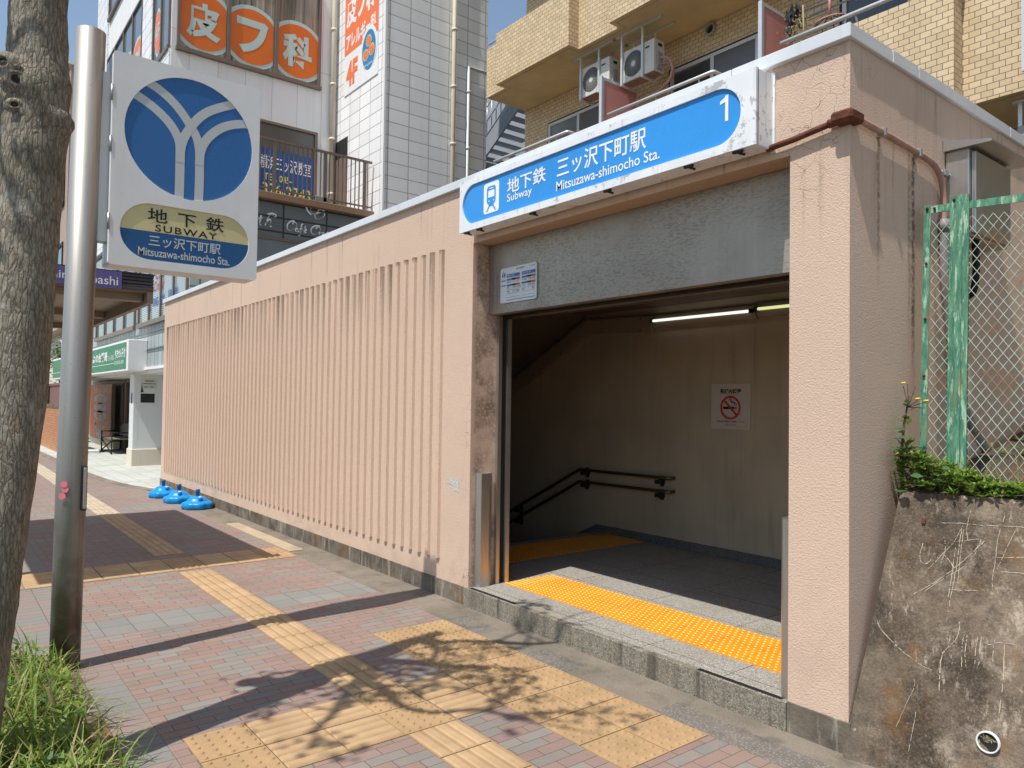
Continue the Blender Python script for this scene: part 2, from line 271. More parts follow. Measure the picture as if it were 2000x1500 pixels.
def mk_tilebrick(name, c1, c2, mo, bw=.107, bh=.0655, ms=.0042):
    k = NT(name); fac, m_ = brick(k, k.wall_uv(), bw, bh, ms); col = k.mix(fac, c1, c2)
    col = k.mix(k.math('MULTIPLY', k.ramp(k.noise(2, 4), .5, .75), .2), col, sc(c1, .6)); col = k.mix(m_, col, mo); k.bump(k.math('SUBTRACT', 1.0, m_), .5, .006); return k.out(col, .45, 0, .4)
MAT['ybrick'] = mk_tilebrick('yellow_brick_tiles', (.56, .425, .255), (.68, .53, .335), (.16, .125, .09), .122, .0735)
MAT['obrick'] = mk_tilebrick('orange_brick', (.42, .15, .05), (.55, .22, .085), (.25, .16, .1), .23, .075, .009)
MAT['btile'] = mk_tilebrick('tan_wall_tiles', (.42, .28, .2), (.5, .34, .25), (.25, .18, .14), .3, .1, .008)
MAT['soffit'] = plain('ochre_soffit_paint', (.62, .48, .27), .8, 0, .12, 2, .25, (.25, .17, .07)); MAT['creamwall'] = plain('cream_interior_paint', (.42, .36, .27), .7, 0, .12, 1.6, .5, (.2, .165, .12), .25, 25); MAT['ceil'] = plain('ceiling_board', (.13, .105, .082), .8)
MAT['beigetrim'] = plain('beige_painted_trim', (.3, .25, .19), .5, 0, .06); MAT['pink'] = plain('pink_partition_board', (.55, .24, .22), .55, 0, .06); MAT['alu'] = plain('aluminium_frame', (.6, .61, .62), .35, .3, .04); MAT['brownframe'] = plain('brown_aluminium', (.19, .145, .115), .4, .2, .08)
MAT['brownedge'] = plain('brown_slab_edge', (.26, .16, .1), .5, 0, .08); MAT['orange'] = plain('orange_film', (.72, .16, .02), .35, 0, .05, 2); MAT['mint'] = plain('mint_film', (.5, .63, .58), .35, 0, .03); MAT['oranged'] = plain('orange_banner', (.85, .2, .07), .5, 0, .04); MAT['osign'] = plain('orange_sign_board', (.6, .12, .025), .45, 0, .05)
MAT['logoblue'] = plain('logo_blue', (.02, .25, .52), .4, 0, .04); MAT['petal'] = plain('logo_petal', (.85, .5, .18), .5); MAT['pharm'] = plain('green_sign_panel', (.0, .19, .09), .4, 0, .05); MAT['purple'] = plain('purple_sign_panel', (.12, .1, .29), .4, 0, .04)
MAT['bluesheet'] = plain('blue_window_film', (.02, .075, .26), .35, 0, .1); MAT['ytext'] = plain('yellow_film', (.75, .7, .08), .4); MAT['bluetext'] = plain('blue_film', (.06, .16, .42), .4); MAT['redtext'] = plain('red_film', (.5, .05, .06), .4); MAT['redring'] = plain('red_ring', (.5, .035, .03), .5); MAT['downpipe'] = plain('cream_downpipe', (.62, .56, .43), .5, 0, .06, 3, .3); MAT['umb'] = plain('blue_moulded_plastic', (.005, .24, .62), .32, 0, .08, 9)
MAT['umbdark'] = plain('dark_blue_plastic', (.004, .12, .3), .35); MAT['acwhite'] = plain('aged_white_casing', (.6, .59, .54), .5, 0, .06, 4, .4, (.3, .22, .15)); MAT['acred'] = plain('rusty_casing_base', (.3, .17, .14), .6, 0, .3, 14); MAT['acgrille'] = plain('grey_grille', (.34, .33, .31), .5); MAT['apron'] = mk_siding('pale_apron_tiles', (.46, .47, .43), (.36, .37, .34), .3, .3, .004)
MAT['apron2'] = None
def mk_apron():
    k = NT('pale_forecourt_tiles'); p = k.sep(); fac, m_ = brick(k, k.comb(p[0], p[1]), .3, .3, .006, 0, 1); col = k.mix(fac, (.42, .43, .39), (.5, .51, .47)); col = k.mix(k.math('MULTIPLY', k.ramp(k.noise(1.3, 5), .5, .7), .4), col, (.3, .3, .26)); return k.out(k.mix(m_, col, (.26, .26, .23)), .75)
MAT['apron2'] = mk_apron()
MAT['canvas'] = plain('olive_canvas', (.17, .155, .115), .8, 0, .1, 20); MAT['shopdark'] = plain('shop_interior_brown', (.16, .13, .1), .5, 0, .35, 2); MAT['whitedoor'] = plain('white_door', (.66, .68, .68), .45, 0, .04, 2, .1); MAT['creambld'] = plain('cream_render', (.62, .57, .47), .8, 0, .06, 1, .2); MAT['redfence'] = plain('brown_red_fence', (.2, .09, .08), .6, 0, .1, 5); MAT['greenpanel'] = plain('green_panel', (.01, .09, .06), .5)
MAT['steelgrey'] = plain('grey_painted_steel', (.33, .36, .4), .5, .1, .06); MAT['fascia'] = plain('dark_louvre', (.055, .055, .07), .45, .2); MAT['shelterwood'] = plain('brown_shelter_steel', (.27, .21, .15), .5, .1, .1, 3); MAT['stick'] = plain('faded_sticker', (.5, .5, .5), .6, 0, .35, 60); MAT['pinkstick'] = plain('pink_sticker', (.75, .2, .24), .5)
MAT['timet'] = plain('white_timetable_board', (.7, .74, .76), .35, 0, .03); MAT['nosm'] = plain('white_notice_board', (.5, .46, .42), .5, 0, .04)
def emis(name, c, st):
    k = NT(name); k.set(k.b, 'Emission Color', c); k.set(k.b, 'Emission Strength', st); return k.out(c, .4)
MAT['tube1'] = emis('lit_tube_white', (.95, .95, .88), .9); MAT['tube2'] = emis('lit_tube_yellowish', (.85, .88, .45), .7)
# ------------------------------------------------------------------ mesh helpers
def V(*a): return Vector(a)
class MB:
    def __init__(s): s.v = []; s.f = []; s.mi = []; s.mats = []; s.cur = 0; s.sm = []; s.smooth = False
    def mat(s, name):
        m = MAT[name]
        if m not in s.mats: s.mats.append(m)
        s.cur = s.mats.index(m); return s
    def add(s, vs, fs):
        o = len(s.v); s.v += [Vector(x) for x in vs]
        for f in fs: s.f.append([i+o for i in f]); s.mi.append(s.cur); s.sm.append(s.smooth)
        return s
    def box(s, x0, x1, y0, y1, z0, z1, bev=0):
        if x0 > x1: x0, x1 = x1, x0
        if y0 > y1: y0, y1 = y1, y0
        if z0 > z1: z0, z1 = z1, z0
        if bev:
            b = bev; P = []
            for z, e in ((z0, b), (z0+b, 0), (z1-b, 0), (z1, b)):
                for (x, y) in ((x0+e+b*(e == 0), y0+e), (x1-e-b*(e == 0), y0+e), (x1-e, y0+e+b*(e == 0)), (x1-e, y1-e-b*(e == 0)), (x1-e-b*(e == 0), y1-e), (x0+e+b*(e == 0), y1-e), (x0+e, y1-e-b*(e == 0)), (x0+e, y0+e+b*(e == 0))): P.append((x, y, z))
            F = [[7-i for i in range(8)], [24+i for i in range(8)]]
            for r in range(3):
                for i in range(8): j = (i+1) % 8; F.append([r*8+i, r*8+j, r*8+8+j, r*8+8+i])
            return s.add(P, F)
        return s.add([(x0, y0, z0), (x1, y0, z0), (x1, y1, z0), (x0, y1, z0), (x0, y0, z1), (x1, y0, z1), (x1, y1, z1), (x0, y1, z1)],
                     [[3, 2, 1, 0], [4, 5, 6, 7], [0, 1, 5, 4], [1, 2, 6, 5], [2, 3, 7, 6], [3, 0, 4, 7]])
    def quad(s, a, b, c, d): return s.add([a, b, c, d], [[0, 1, 2, 3]])
    def hexa(s, lo_, hi_):   # two quads (4 points each) joined
        return s.add(list(lo_)+list(hi_), [[3, 2, 1, 0], [4, 5, 6, 7], [0, 1, 5, 4], [1, 2, 6, 5], [2, 3, 7, 6], [3, 0, 4, 7]])
    def prism(s, pts, d):    # polygon pts extruded by vector d
        n = len(pts); pts = [Vector(p) for p in pts]; d = Vector(d)
        return s.add(pts+[p+d for p in pts], [list(range(n))[::-1], list(range(n, 2*n))]+[[i, (i+1) % n, n+(i+1) % n, n+i] for i in range(n)])
    def tube(s, pts, r, seg=8, cap=True):
        pts = [Vector(p) for p in pts]; n = len(pts); rs = r if isinstance(r, (list, tuple)) else [r]*n
        V_ = []; up = Vector((0, 0, 1)); prev = None
        for i, p in enumerate(pts):
            t = (pts[min(i+1, n-1)]-pts[max(i-1, 0)]).normalized()
            if prev is None:
                a = t.cross(up if abs(t.z) < .9 else Vector((1, 0, 0))).normalized()
            else: a = (prev-t*prev.dot(t)).normalized()
            prev = a; b = t.cross(a)
            for k in range(seg):
                th = 2*math.pi*k/seg; V_.append(p+(a*math.cos(th)+b*math.sin(th))*rs[i])
        F = [[i*seg+k, i*seg+(k+1) % seg, (i+1)*seg+(k+1) % seg, (i+1)*seg+k] for i in range(n-1) for k in range(seg)]
        if cap: F += [list(range(seg))[::-1], [(n-1)*seg+k for k in range(seg)]]
        sm = s.smooth; s.smooth = seg > 5; s.add(V_, F); s.smooth = sm; return s
    def lathe(s, c, prof, seg=24, mod=None):
        V_ = []; c = Vector(c)
        for r, z in prof:
            for k in range(seg):
                th = 2*math.pi*k/seg; q = r*(mod(th, z) if mod else 1); V_.append(c+Vector((q*math.cos(th), q*math.sin(th), z)))
        n = len(prof); F = [[i*seg+k, i*seg+(k+1) % seg, (i+1)*seg+(k+1) % seg, (i+1)*seg+k] for i in range(n-1) for k in range(seg)]
        F += [list(range(seg))[::-1], [(n-1)*seg+k for k in range(seg)]]
        sm = s.smooth; s.smooth = True; s.add(V_, F); s.smooth = sm; return s
    def disc(s, fr, u, v, r, w=0, seg=28, ru=None):
        o = [fr.p(u+(ru or r)*math.cos(2*math.pi*k/seg), v+r*math.sin(2*math.pi*k/seg), w) for k in range(seg)]; return s.add(o, [list(range(seg))])
    def build(s, name, parent=None, **props):
        me = bpy.data.meshes.new(name); off = parent_loc(parent) if parent else Vector((0, 0, 0))
        me.from_pydata([tuple(p-off) for p in s.v], [], s.f)
        for m in s.mats: me.materials.append(m)
        me.polygons.foreach_set('material_index', s.mi); me.polygons.foreach_set('use_smooth', s.sm); me.update()
        o = bpy.data.objects.new(name, me); COL.objects.link(o)
        if parent: o.parent = parent
        for k, v in props.items(): o[k] = v
        return o
def parent_loc(p):
    v = Vector((0, 0, 0))
    while p: v += p.location; p = p.parent
    return v
def thing(name, label, cat, loc, group=None):
    o = bpy.data.objects.new(name, None); COL.objects.link(o); o.location = loc; o.empty_display_size = .2
    o['label'] = label; o['category'] = cat
    if group: o['group'] = group
    return o
def tag(o, label, cat, group=None):
    o['label'] = label; o['category'] = cat
    if group: o['group'] = group
    return o
class Fr:      # a flat frame on a surface
    def __init__(s, o, u, v): s.o = Vector(o); s.u = Vector(u).normalized(); s.v = Vector(v).normalized(); s.n = s.u.cross(s.v)
    def p(s, a, b, c=0): return s.o+s.u*a+s.v*b+s.n*c
def FY(y): return Fr((0, y, 0), (1, 0, 0), (0, 0, 1))       # faces -Y: (u,v)=(X,Z)
def FX(x): return Fr((x, 0, 0), (0, 1, 0), (0, 0, 1))       # faces +X: (u,v)=(Y,Z)
def curve_geo(data):
    o = bpy.data.objects.new('tmp', data); me = bpy.data.meshes.new_from_object(o)
    vs = [v.co.copy() for v in me.vertices]; fs = [list(p.vertices) for p in me.polygons]
    bpy.data.meshes.remove(me); bpy.data.objects.remove(o); bpy.data.curves.remove(data); return vs, fs
def text(mb, fr, s, u0, u1, v0, v1, w=.003, bold=0, shear=0, spacing=1, rot=0):
    c = bpy.data.curves.new('t', 'FONT'); c.body = s; c.offset = bold; c.shear = shear; c.space_character = spacing; c.resolution_u = 4
    vs, fs = curve_geo(c)
    if not vs: return
    x0 = min(p.x for p in vs); x1 = max(p.x for p in vs); y0 = min(p.y for p in vs); y1 = max(p.y for p in vs)
    mb.add([fr.p(u0+(p.x-x0)/(x1-x0)*(u1-u0), v0+(p.y-y0)/max(1e-6, y1-y0)*(v1-v0), w) for p in vs], fs)
def shape(mb, fr, loops, thick=0, w=0):
    c = bpy.data.curves.new('k', 'CURVE'); c.dimensions = '2D'; c.fill_mode = 'BOTH'; c.extrude = thick/2
    for L in loops:
        sp = c.splines.new('POLY'); sp.points.add(len(L)-1)
        for p, q in zip(sp.points, L): p.co = (q[0], q[1], 0, 1)
        sp.use_cyclic_u = True
    vs, fs = curve_geo(c); mb.add([fr.p(p.x, p.y, p.z+w) for p in vs], fs)
def rrect(u0, u1, v0, v1, r, n=8):
    L = []
    for cx, cy, a in ((u1-r, v1-r, 0), (u0+r, v1-r, 90), (u0+r, v0+r, 180), (u1-r, v0+r, 270)):
        for k in range(n+1): t = math.radians(a+90*k/n); L.append((cx+r*math.cos(t), cy+r*math.sin(t)))
    return L
def circ(u, v, r, n=40, ru=None): return [(u+(ru or r)*math.cos(2*math.pi*k/n), v+r*math.sin(2*math.pi*k/n)) for k in range(n)]
def catmull(P, n=8):
    P = [Vector(p) for p in P]; Q = [P[0]*2-P[1]]+P+[P[-1]*2-P[-2]]; out = []
    for i in range(1, len(Q)-2):
        for k in range(n):
            t = k/n; a, b, c, d = Q[i-1], Q[i], Q[i+1], Q[i+2]
            out.append(.5*((2*b)+(c-a)*t+(2*a-5*b+4*c-d)*t*t+(3*b-a-3*c+d)*t**3))
    return out+[P[-1]]
def ribbon(mb, fr, pts, wd, w=.004, taper=None):
    pts = [Vector((p[0], p[1])) for p in pts]; n = len(pts); L = []
    for i, p in enumerate(pts):
        t = (pts[min(i+1, n-1)]-pts[max(i-1, 0)]).normalized(); a = Vector((-t.y, t.x)); ww = wd/2*(taper(i/(n-1)) if taper else 1)
        L.append((fr.p(*(p+a*ww), w), fr.p(*(p-a*ww), w)))
    for i in range(n-1): mb.quad(L[i][1], L[i+1][1], L[i+1][0], L[i][0])
def ray(px, py): return fw+rr*((px-1000)/1444)-uu*((py-750)/1444)      # used only to read positions off measured photo points onto real planes
def onX(px, py, x): d = ray(px, py); return CAM+d*((x-CAM.x)/d.x)
def onY(px, py, y): d = ray(px, py); return CAM+d*((y-CAM.y)/d.y)
# ------------------------------------------------------------------ ground
m = MB().mat('road')   # one ground sheet to the horizon, left open only where the stairs go down
hx0, hx1, hy0, hy1 = -13.2, -1.8, 3.5, 6.45
for a in ((-600, hx0, -600, 600), (hx1, 600, -600, 600), (hx0, hx1, -600, hy0), (hx0, hx1, hy1, 600)):
    m.quad((a[0], a[2], -.13), (a[1], a[2], -.13), (a[1], a[3], -.13), (a[0], a[3], -.13))
m.build('ground', kind='structure')
m = MB().mat('paver'); m.box(-60, 30, .745, 3.09, -.12, 0); m.box(-60, -5.3, -.75, .745, -.12, 0); m.box(-2.2, 30, -.75, .745, -.12, 0); m.build('sidewalk', kind='structure')
m = MB().mat('plinth'); m.box(-60, 30, -.95, -.75, -.13, .02); m.build('road_kerb', kind='structure')
m = MB().mat('gutter'); m.box(-14.05, -1.6, 3.28, 3.5, -.12, .0); m.box(-14.05, -7.3, 3.09, 3.28, -.12, 0)
m.mat('gutter'); m.box(-7.3, -4.7, 3.09, 3.28, -.12, .001)
m.mat('gravel'); m.box(-4.7, -4.25, 3.09, 3.28, -.12, .0015); m.box(-3.75, -3.35, 3.09, 3.28, -.12, .0015); m.box(-2.65, -1.6, 3.09, 3.28, -.12, .0015)
m.mat('gutter'); m.box(-4.25, -3.75, 3.09, 3.28, -.12, .001); m.box(-3.35, -2.65, 3.09, 3.28, -.12, .001)
m.build('gutter_pavement', kind='structure')
m = MB().mat('tac_pale'); m.box(-9.9, -7.75, 3.1, 3.26, -.01, .012, .004); m.build('pale_kerb', kind='structure')
m = MB().mat('gutter'); poly = [(-60, 2.0), (-18.1, 2.62), (-16.5, 2.7), (-15.3, 2.85), (-14.55, 3.04), (-14.0, 3.2), (-14.0, 3.5), (-60, 3.5)]
m.prism([(x, y, -.1) for x, y in poly], (0, 0, .106)); m.build('forecourt_kerb', kind='structure')
m = MB().mat('apron2'); poly = [(-60, 2.16), (-18.1, 2.78), (-16.5, 2.86), (-15.3, 3.01), (-14.55, 3.2), (-14.15, 3.4), (-14.15, 12), (-60, 12)]
m.prism([(x, y, -.05) for x, y in poly], (0, 0, .062)); m.build('forecourt_pavement', kind='structure')
m = MB().mat('soil'); m.box(-5.3, -2.2, -.75, .66, -.12, -.02); m.build('planting_ground', kind='structure')
tag(MB().mat('plinth').box(-5.05, -2.2, .66, .745, -.12, .012, .006).build('edging_stone'), 'mossy brown edging stone along the grass bed beside the paving', 'edging')
# tactile paving on the sidewalk
def dots(mb, x0, y0, sz, n, z, r=.014, h=.005):
    for i in range(n):
        for j in range(n):
            cx = x0+(i+.5)*sz/n; cy = y0+(j+.5)*sz/n
            a = [(cx+r*math.cos(t*math.pi/4), cy+r*math.sin(t*math.pi/4), z) for t in range(8)]; b = [(cx+r*.62*math.cos(t*math.pi/4), cy+r*.62*math.sin(t*math.pi/4), z+h) for t in range(8)]
            mb.add(a+b, [list(range(8, 16))]+[[t, (t+1) % 8, 8+(t+1) % 8, 8+t] for t in range(8)])
def bar(mb, x0, x1, y0, y1, z, h=.005, b=.006):
    mb.hexa([(x0, y0, z), (x1, y0, z), (x1, y1, z), (x0, y1, z)], [(x0+b, y0+b, z+h), (x1-b, y0+b, z+h), (x1-b, y1-b, z+h), (x0+b, y1-b, z+h)])
def tile_dot(mb, x, y): mb.box(x+.0035, x+.2965, y+.0035, y+.2965, -.02, .005); base = mb.mats[mb.cur]; dots(mb, x, y, .3, 5, .005, .0165, .0075)
def tile_bar(mb, x, y, alongx):
    base = mb.mats[mb.cur]
    if base == MAT['tac']: mb.mat('tac_groove')
    mb.box(x+.0035, x+.2965, y+.0035, y+.2965, -.02, .005); mb.mat('pale_top' if base == MAT['tac_pale'] else 'tac_top')
    for k in range(4):
        o = .014+k*.071
        if alongx: bar(mb, x+.008, x+.292, y+o, y+o+.05, .005, .006, .007)
        else: bar(mb, x+o, x+o+.05, y+.008, y+.292, .005, .006, .007)
    mb.cur = mb.mats.index(base)
m = MB().mat('tac')
for i in range(8):
    for j in range(2): tile_dot(m, -4.69+.3*i, 2.487+.3*j)
XC = -3.78
for i in range(2):
    for y, kind in ((1.0, 'd'), (1.29, 'b'), (1.585, 'b'), (1.88, 'd'), (2.185, 'b')):
        (tile_dot(m, XC+.3*i, y) if kind == 'd' else tile_bar(m, XC+.3*i, y, False))
x = XC-.3; XF = -8.07
while x > -60:
    if not (XF-.29 < x < XF+.59):
        if x < -11.6: m.mat('tac_pale')
        tile_bar(m, x, 1.885, True)
    x -= .3
m.mat('tac'); x = XC+.6
while x < 6: tile_bar(m, x, 1.885, True); x += .3
for i in range(2):
    for k in range(9):
        y = 2.785-.3*k
        (tile_dot if k in (0, 3) else (lambda a, b, c: tile_bar(a, b, c, False)))(m, XF+.3*i, y-.0)
m.build('tactile_path', kind='structure')
# ------------------------------------------------------------------ subway entrance building
st = thing('subway_entrance', 'low pink stucco subway entrance with a ribbed wall and an open doorway', 'building', (-8, 3.45, 0))
YF = 3.45; XR = -1.77; XO0 = -4.9; XO1 = -2.085; XL = -14.9; ZF = .145
m = MB().mat('stucco'); m.box(XL, XO0, YF, 3.8, .14, 3.414); m.box(XO1, XR, YF, 3.8, .14, 3.414); m.box(XO1, XR, 3.8, 6.6, -.1, 3.414)
m.quad((XO0, YF, 2.93), (XO1, YF, 2.93), (XO1, YF, 3.414), (XO0, YF, 3.414)); m.mat('stucco_soffit'); m.quad((XO0, 3.62, 2.93), (XO1, 3.62, 2.93), (XO1, YF, 2.93), (XO0, YF, 2.93))
m.mat('stucco'); m.box(XL, XL+.3, 3.8, 6.6, -.1, 3.414); m.build('outer_wall', st)
m = MB().mat('rib')
for i in range(62):
    x = -14.61+.1517*i; m.hexa([(x-.032, YF+.001, .31), (x-.022, YF-.024, .312), (x+.022, YF-.024, .312), (x+.032, YF+.001, .31)], [(x-.032, YF+.001, 2.945), (x-.022, YF-.024, 2.943), (x+.022, YF-.024, 2.943), (x+.032, YF+.001, 2.945)])
m.build('wall_ribs', st)
m = MB().mat('plinth'); m.box(XL-.012, -4.93, YF-.012, 3.6, -.1, .142); m.box(-2.083, XR+.012, YF-.012, 3.6, -.1, .15); m.build('plinth', st)
m = MB().mat('coping')
xs = [XL-.05, -13.1, -11.3, -9.5, -7.7, -5.9, -4.1, -2.42, XR+.02]
for a, b in zip(xs, xs[1:]): m.box(a+.0015, b-.0015, YF-.035, 3.85, 3.415, 3.485, .004)
for a, b in ((3.8535, 4.15), (4.153, 5.5), (5.503, 6.65)): m.box(XO1-.05, XR+.02, a, b, 3.415, 3.485, .004)
m.build('coping', st)
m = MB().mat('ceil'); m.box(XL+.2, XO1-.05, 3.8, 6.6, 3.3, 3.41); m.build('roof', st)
m = MB().mat('shutter'); m.box(XO0+.002, XO1-.002, 3.62, 3.7, 2.362, 2.928); m.mat('bronze'); m.box(XO0+.002, XO1-.002, 3.7, 3.98, 2.362, 2.4)
m.mat('black'); m.box(XO0+.002, XO1-.002, 3.74, 3.78, 2.35, 2.361); m.mat('bronze'); m.box(XO0+.002, XO1-.002, 3.785, 3.86, 2.335, 2.361)
m.mat('steel'); m.box(XO0+.006, XO0+.075, 3.612, 3.62, 2.364, 2.926); m.build('shutter_box', st)
m = MB().mat('steel'); m.box(XO0, XO0+.035, 3.70, 3.735, ZF, 2.36); m.mat('black'); m.box(XO0, XO0+.012, 3.735, 3.79, ZF, 2.36); m.mat('steel'); m.box(XO0, XO0+.04, 3.79, 3.83, ZF, 2.36); m.build('shutter_guide', st); m = MB().mat('steel')
m.box(XO1-.04, XO1, 3.70, 3.735, ZF, 2.36); m.box(XO1-.04, XO1, 3.79, 3.83, ZF, 2.36); m.build('shutter_guide', st)
m = MB().mat('granite')
m.box(-6.2, XO1, 3.8, 6.2, -.05, ZF); m.box(XO0+.0, XO1, YF+.035, 3.8, -.05, ZF)
m.mat('dark')
for x in (-5.4, -4.6, -3.8, -3.0, -2.4): m.box(x, x+.003, 3.8, 6.2, ZF-.01, ZF+.0008)
for y in (4.37, 4.97, 5.57): m.box(-5.4, XO1, y, y+.003, ZF-.01, ZF+.0008)
for x in (-4.3, -3.7, -3.1, -2.5): m.box(x, x+.003, 3.5, 3.8, ZF-.01, ZF+.0008)
m.box(XO0, XO1, 3.566, 3.569, ZF-.01, ZF+.0008); m.build('landing_floor', st)
m = MB().mat('granite_riser')
xs = [XO0-.045, -4.28, -3.72, -3.3, -2.62, XO1-.0]
for a, b in zip(xs, xs[1:]): m.box(a+.0012, b-.0012, YF-.018, YF+.033, -.1, ZF+.002, .003)
m.mat('dark'); m.box(XO0-.05, XO1, YF-.005, YF+.02, -.1, ZF-.01); m.build('entrance_step', st)
for a, b in ((-4.87, -4.3), (-2.64, -2.12)): MB().mat('black').box(a, b, YF-.004, YF+.022, ZF, ZF+.006).build('grip_strip', st)
m = MB().mat('tacy')
def ytile(mb, x, y, sx, sy, n=8, k=7):
    mb.mat('tacy'); mb.box(x+.002, x+sx-.002, y+.002, y+sy-.002, ZF-.01, ZF+.004); mb.mat('taclite')
    for i in range(n):
        for j in range(k):
            cx = x+(i+.5+(.25 if j % 2 else -.25))*sx/n; cy = y+(j+.5)*sy/k; r = .012
            mb.add([(cx-r, cy, ZF+.0045), (cx, cy-r*.75, ZF+.0045), (cx+r, cy, ZF+.0045), (cx, cy+r*.75, ZF+.0045), (cx, cy, ZF+.009)], [[0, 1, 4], [1, 2, 4], [2, 3, 4], [3, 0, 4]])
for i in range(10):
    x = -5.0+.3*i
    for j in range(2):
        xa = max(x, XO0+.045); ytile(m, xa, 3.775+.267*j, min(x+.3, XO1-.04)-xa, .265, 7, 6)
for i in range(8):
    for j in range(2): ytile(m, -6.05+.3*j, 3.805+.297*i, .298, .295, 7, 6)
m.build('floor_tactile_tiles', st)
# hall and stairs
m = MB().mat('creamwall'); m.box(-13.2, XO1, 6.2, 6.4, -4.5, 2.75); m.build('hall_wall', st)
m = MB().mat('creamwall'); m.box(-13.2, -6.2, 3.5, 3.79, -4.5, .13); m.box(-13.2, -12.9, 3.8, 6.2, -4.5, 3.2); m.build('stair_wall', st)
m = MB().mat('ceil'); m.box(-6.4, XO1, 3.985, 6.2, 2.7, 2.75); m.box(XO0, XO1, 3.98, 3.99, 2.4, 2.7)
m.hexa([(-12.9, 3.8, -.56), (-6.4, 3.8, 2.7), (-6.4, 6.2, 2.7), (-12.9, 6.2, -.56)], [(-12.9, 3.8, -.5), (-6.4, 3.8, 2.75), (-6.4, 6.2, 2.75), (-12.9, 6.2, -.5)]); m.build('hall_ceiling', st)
m = MB().mat('granite')
for i in range(20): m.box(-6.2-.3*(i+1), -6.2-.3*i, 3.8, 6.2, -4.5, ZF-.15*(i+1))
m.build('stair_flight', st)
m = MB().mat('granite_dark'); m.box(-6.2, XO1, 6.165, 6.2, ZF, ZF+.085); m.hexa([(-12, 6.165, -2.9), (-6.2, 6.165, .0), (-6.2, 6.2, .0), (-12, 6.2, -2.9)], [(-12, 6.165, -2.62), (-6.2, 6.165, ZF+.085), (-6.2, 6.2, ZF+.085), (-12, 6.2, -2.62)]); m.build('skirting', st)
# handrails, cable cover, lamps, notice inside
for (zt, which) in ((.868, 'upper'), (.725, 'lower')):
    t = thing('handrail', f'{which} of the two dark round handrails on the stairwell wall', 'handrail', (-5.2, 6.2, zt), 'handrails on the stairwell wall')
    m = MB().mat('bronze'); P = [(-5.06, 6.19, zt), (-5.06, 6.135, zt), (-5.09, 6.115, zt), (-6.42, 6.115, zt-.01), (-12.3, 6.115, zt-.01-2.94)]; m.tube(P, .018, 10); m.build('rail', t)
    for bx in (-5.22, -6.36, -7.6, -8.9, -10.2):
        bz = zt-.01 if bx > -6.42 else zt-.01+(bx+6.42)*.5
        m = MB().mat('dark'); m.box(bx-.03, bx+.03, 6.10, 6.2, bz-.06, bz-.018); m.box(bx-.02, bx+.02, 6.18, 6.2, bz-.09, bz+.02); m.build('bracket', t)
t = thing('cable_cover', 'beige boxed cable cover bending down along the stairwell wall', 'cable cover', (-6, 6.18, 2.5))
m = MB().mat('beigetrim'); y0, y1 = 6.13, 6.2
m.hexa([(-6.33, y0, 2.47), (-5.34, y0, 2.435), (-5.34, y1, 2.435), (-6.33, y1, 2.47)], [(-6.38, y0, 2.63), (-5.34, y0, 2.6), (-5.34, y1, 2.6), (-6.38, y1, 2.63)])
m.hexa([(-11, y0+.001, .13), (-6.33, y0+.001, 2.47), (-6.33, y1, 2.47), (-11, y1, .13)], [(-11, y0+.001, .29), (-6.38, y0+.001, 2.63), (-6.38, y1, 2.63), (-11, y1, .29)]); m.build('cover', t)
for x, z in ((-5.5, 2.58), (-5.5, 2.46), (-6.1, 2.595), (-6.1, 2.48), (-6.45, 2.56), (-6.9, 2.34), (-6.8, 2.25), (-7.4, 2.09), (-7.3, 2.0)): MB().mat('dark').box(x-.008, x+.008, 6.127, 6.13, z-.008, z+.008).build('screw', t)
def lamp(x0, x1, mt, label, dz):
    t = thing('fluorescent_lamp', label, 'lamp', ((x0+x1)/2, 6.2, 2.55), 'fluorescent lamps in the stair hall')
    m = MB().mat('beigetrim'); m.prism([(x0, 6.2, 2.47+dz), (x0, 6.16, 2.47+dz), (x0, 6.12, 2.53+dz), (x0, 6.16, 2.60+dz), (x0, 6.2, 2.62+dz)], (x1-x0, 0, 0)); m.build('casing', t)
    MB().mat(mt).tube([(x0+.04, 6.1, 2.54+dz), (x1-.04, 6.1, 2.54+dz)], .014, 8).build('tube', t)
    
    for xs_ in (x0+.01, x1-.04): MB().mat('dark').box(xs_, xs_+.03, 6.08, 6.12, 2.52+dz, 2.56+dz).build('socket', t)
lamp(-5.33, -4.06, 'tube1', 'fluorescent lamp with a white tube at the end of the cable cover', 0); lamp(-4.05, -2.8, 'tube2', 'fluorescent lamp with a yellowish tube half hidden by the doorway pier', .012)
t = thing('no_smoking_sign', 'square no smoking notice with a red ring on the hall wall', 'sign', (-4.37, 6.2, 1.63)); fr = FY(6.19)
MB().mat('nosm').box(-4.595, -4.145, 6.19, 6.2, 1.41, 1.855).build('board', t)
m = MB().mat('ink'); text(m, fr, '駅構内禁煙', -4.49, -4.25, 1.755, 1.805, .002, .03); text(m, fr, '駅構内の喫煙はご遠慮ください。', -4.53, -4.2, 1.475, 1.492, .002, .01); text(m, fr, '横浜市交通局', -4.43, -4.3, 1.445, 1.458, .002)
m.quad(fr.p(-4.455, 1.605, .002), fr.p(-4.325, 1.605, .002), fr.p(-4.325, 1.63, .002), fr.p(-4.455, 1.63, .002)); m.quad(fr.p(-4.318, 1.605, .002), fr.p(-4.312, 1.605, .002), fr.p(-4.312, 1.63, .002), fr.p(-4.318, 1.63, .002)); m.quad(fr.p(-4.306, 1.605, .002), fr.p(-4.3, 1.605, .002), fr.p(-4.3, 1.63, .002), fr.p(-4.306, 1.63, .002))
